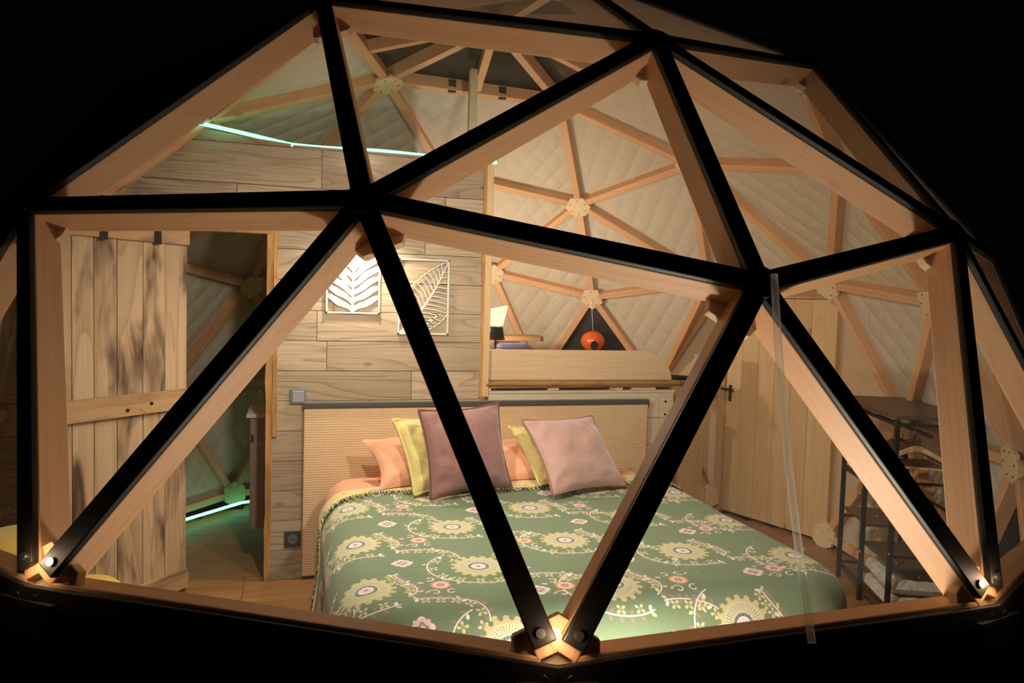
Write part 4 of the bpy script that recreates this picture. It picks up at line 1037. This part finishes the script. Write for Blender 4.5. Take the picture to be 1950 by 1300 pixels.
mk('upper_bag', lump(0.020, 0.43, 0.018, 0.310, 0.150, 0.240, 5.0), M['wrap'], pk, smooth=True)
v, F = rbox(0.14, 0.34, 0.06, 0.24, 0.2415, 0.2435); mk('paper_insert', v, plain('pale_teal_paper', lin(140, 176, 172), 0.5), pk, F)

# ------------------------------------------------------------------ yellow poufs, left
def pouf(c, r, h_, label, seed):
    e = empty('pouf', c, label, 'pouf', 'yellow poufs')
    prof = [(r*0.90, 0.0), (r*1.0, 0.04), (r*1.03, h_*0.5), (r*1.0, h_-0.06), (r*0.94, h_-0.018), (r*0.80, h_), (r*0.02, h_+0.008)]
    mk('body', lathe(prof, 32, c), M['yellow'], e, smooth=True)
    mk('seam', tube([(c[0]+r*1.002*math.cos(a), c[1]+r*1.002*math.sin(a), h_-0.055) for a in np.linspace(0, 2*math.pi, 33)[:-1]], 0.006, 6, closed=True), M['yellow'], e, smooth=True)
pouf((0.66, -1.71, 0), 0.15, 0.45, 'low small round yellow pouf in front of the barn door foot', 1)
pouf((0.36, -1.98, 0), 0.215, 0.56, 'taller round yellow pouf at far left beside the barn door', 2)
# ------------------------------------------------------------------ outside: drain tube, added glow lights at the sill nodes
b0, s0 = P((1,), 1.012), P((1,1,10)).lerp(P((1,1,6)), 0.492)
s0 = (s0-Vector((0, 0, ZC)))*1.012+Vector((0, 0, ZC))
pts = []
for i in range(25):
    q = i/24; p_ = b0.lerp(s0, q*0.985); p_ += Vector((0, -0.012*math.sin(math.pi*min(1, q*1.0)), 0)); pts.append(p_+Vector((0.012, 0, 0)))
tb = mk('clear_tube', tube(pts, 0.0078, 10), M['tube'], smooth=True); prop(tb, 'clear plastic tube hanging down the front glass from the right hub', 'tube')
for p_, nm in zip(UP, ('at the centre sill node', 'at the left sill corner', 'at the right sill corner')):
    o = (p_-Vector((0, 0, ZC))).normalized()
    e = empty('added_puck', tuple(p_-Vector((0, 0, 0.06))), 'tiny added puck light for the warm glow '+nm, 'light', 'added puck lights in the sill nodes')
    mk('rim', disc(p_-o*0.020-Vector((0, 0, 0.074)), (0, 0, 1), 0.007, 0.010, 12), M['black'], e)
    mk('lens', disc(p_-o*0.020-Vector((0, 0, 0.0639)), (0, 0, 1), 0.005, 0.001, 12), M['hole'], e)
# added fixtures for the fill lights under the two upper front hubs
hc2 = P((1,1,0), 0.9545); hn2 = Vector(NODE[(1,1,0)])
fs2 = empty('hub_fill_fixture', tuple(hc2), 'small added fill light under the upper right front hub plate', 'spotlight')
mk('rim', disc(hc2, -hn2, 0.030, 0.008, 16), M['white'], fs2)
mk('lens', disc(hc2-hn2*0.0085, -hn2, 0.022, 0.002, 16), M['bulb'], fs2)
hc3 = P((0,1,5), 0.9545); hn3 = Vector(NODE[(0,1,5)])
fs3 = empty('hub_fill_fixture', tuple(hc3), 'small added fill light under the upper left front hub plate', 'spotlight')
mk('rim', disc(hc3, -hn3, 0.030, 0.008, 16), M['white'], fs3)
mk('lens', disc(hc3-hn3*0.0085, -hn3, 0.022, 0.002, 16), M['bulb'], fs3)
c_ = (1.99, -0.05)  # stand for the added low fill light, out of view
e = empty('floor_fill_fixture', (c_[0], c_[1], 0), 'low added fill light, unseen behind the sill in front of the bed foot', 'lamp')
mk('base', lathe([(0.07, 0.0), (0.07, 0.015), (0.02, 0.02)], 20, (c_[0], c_[1], 0)), M['iron'], e)
mk('stem', lathe([(0.010, 0.0205), (0.010, 0.25)], 10, (c_[0], c_[1], 0)), M['iron'], e)
mk('cup', lathe([(0.012, 0.2505), (0.055, 0.27), (0.055, 0.275), (0.010, 0.262)], 20, (c_[0], c_[1], 0)), M['iron'], e)
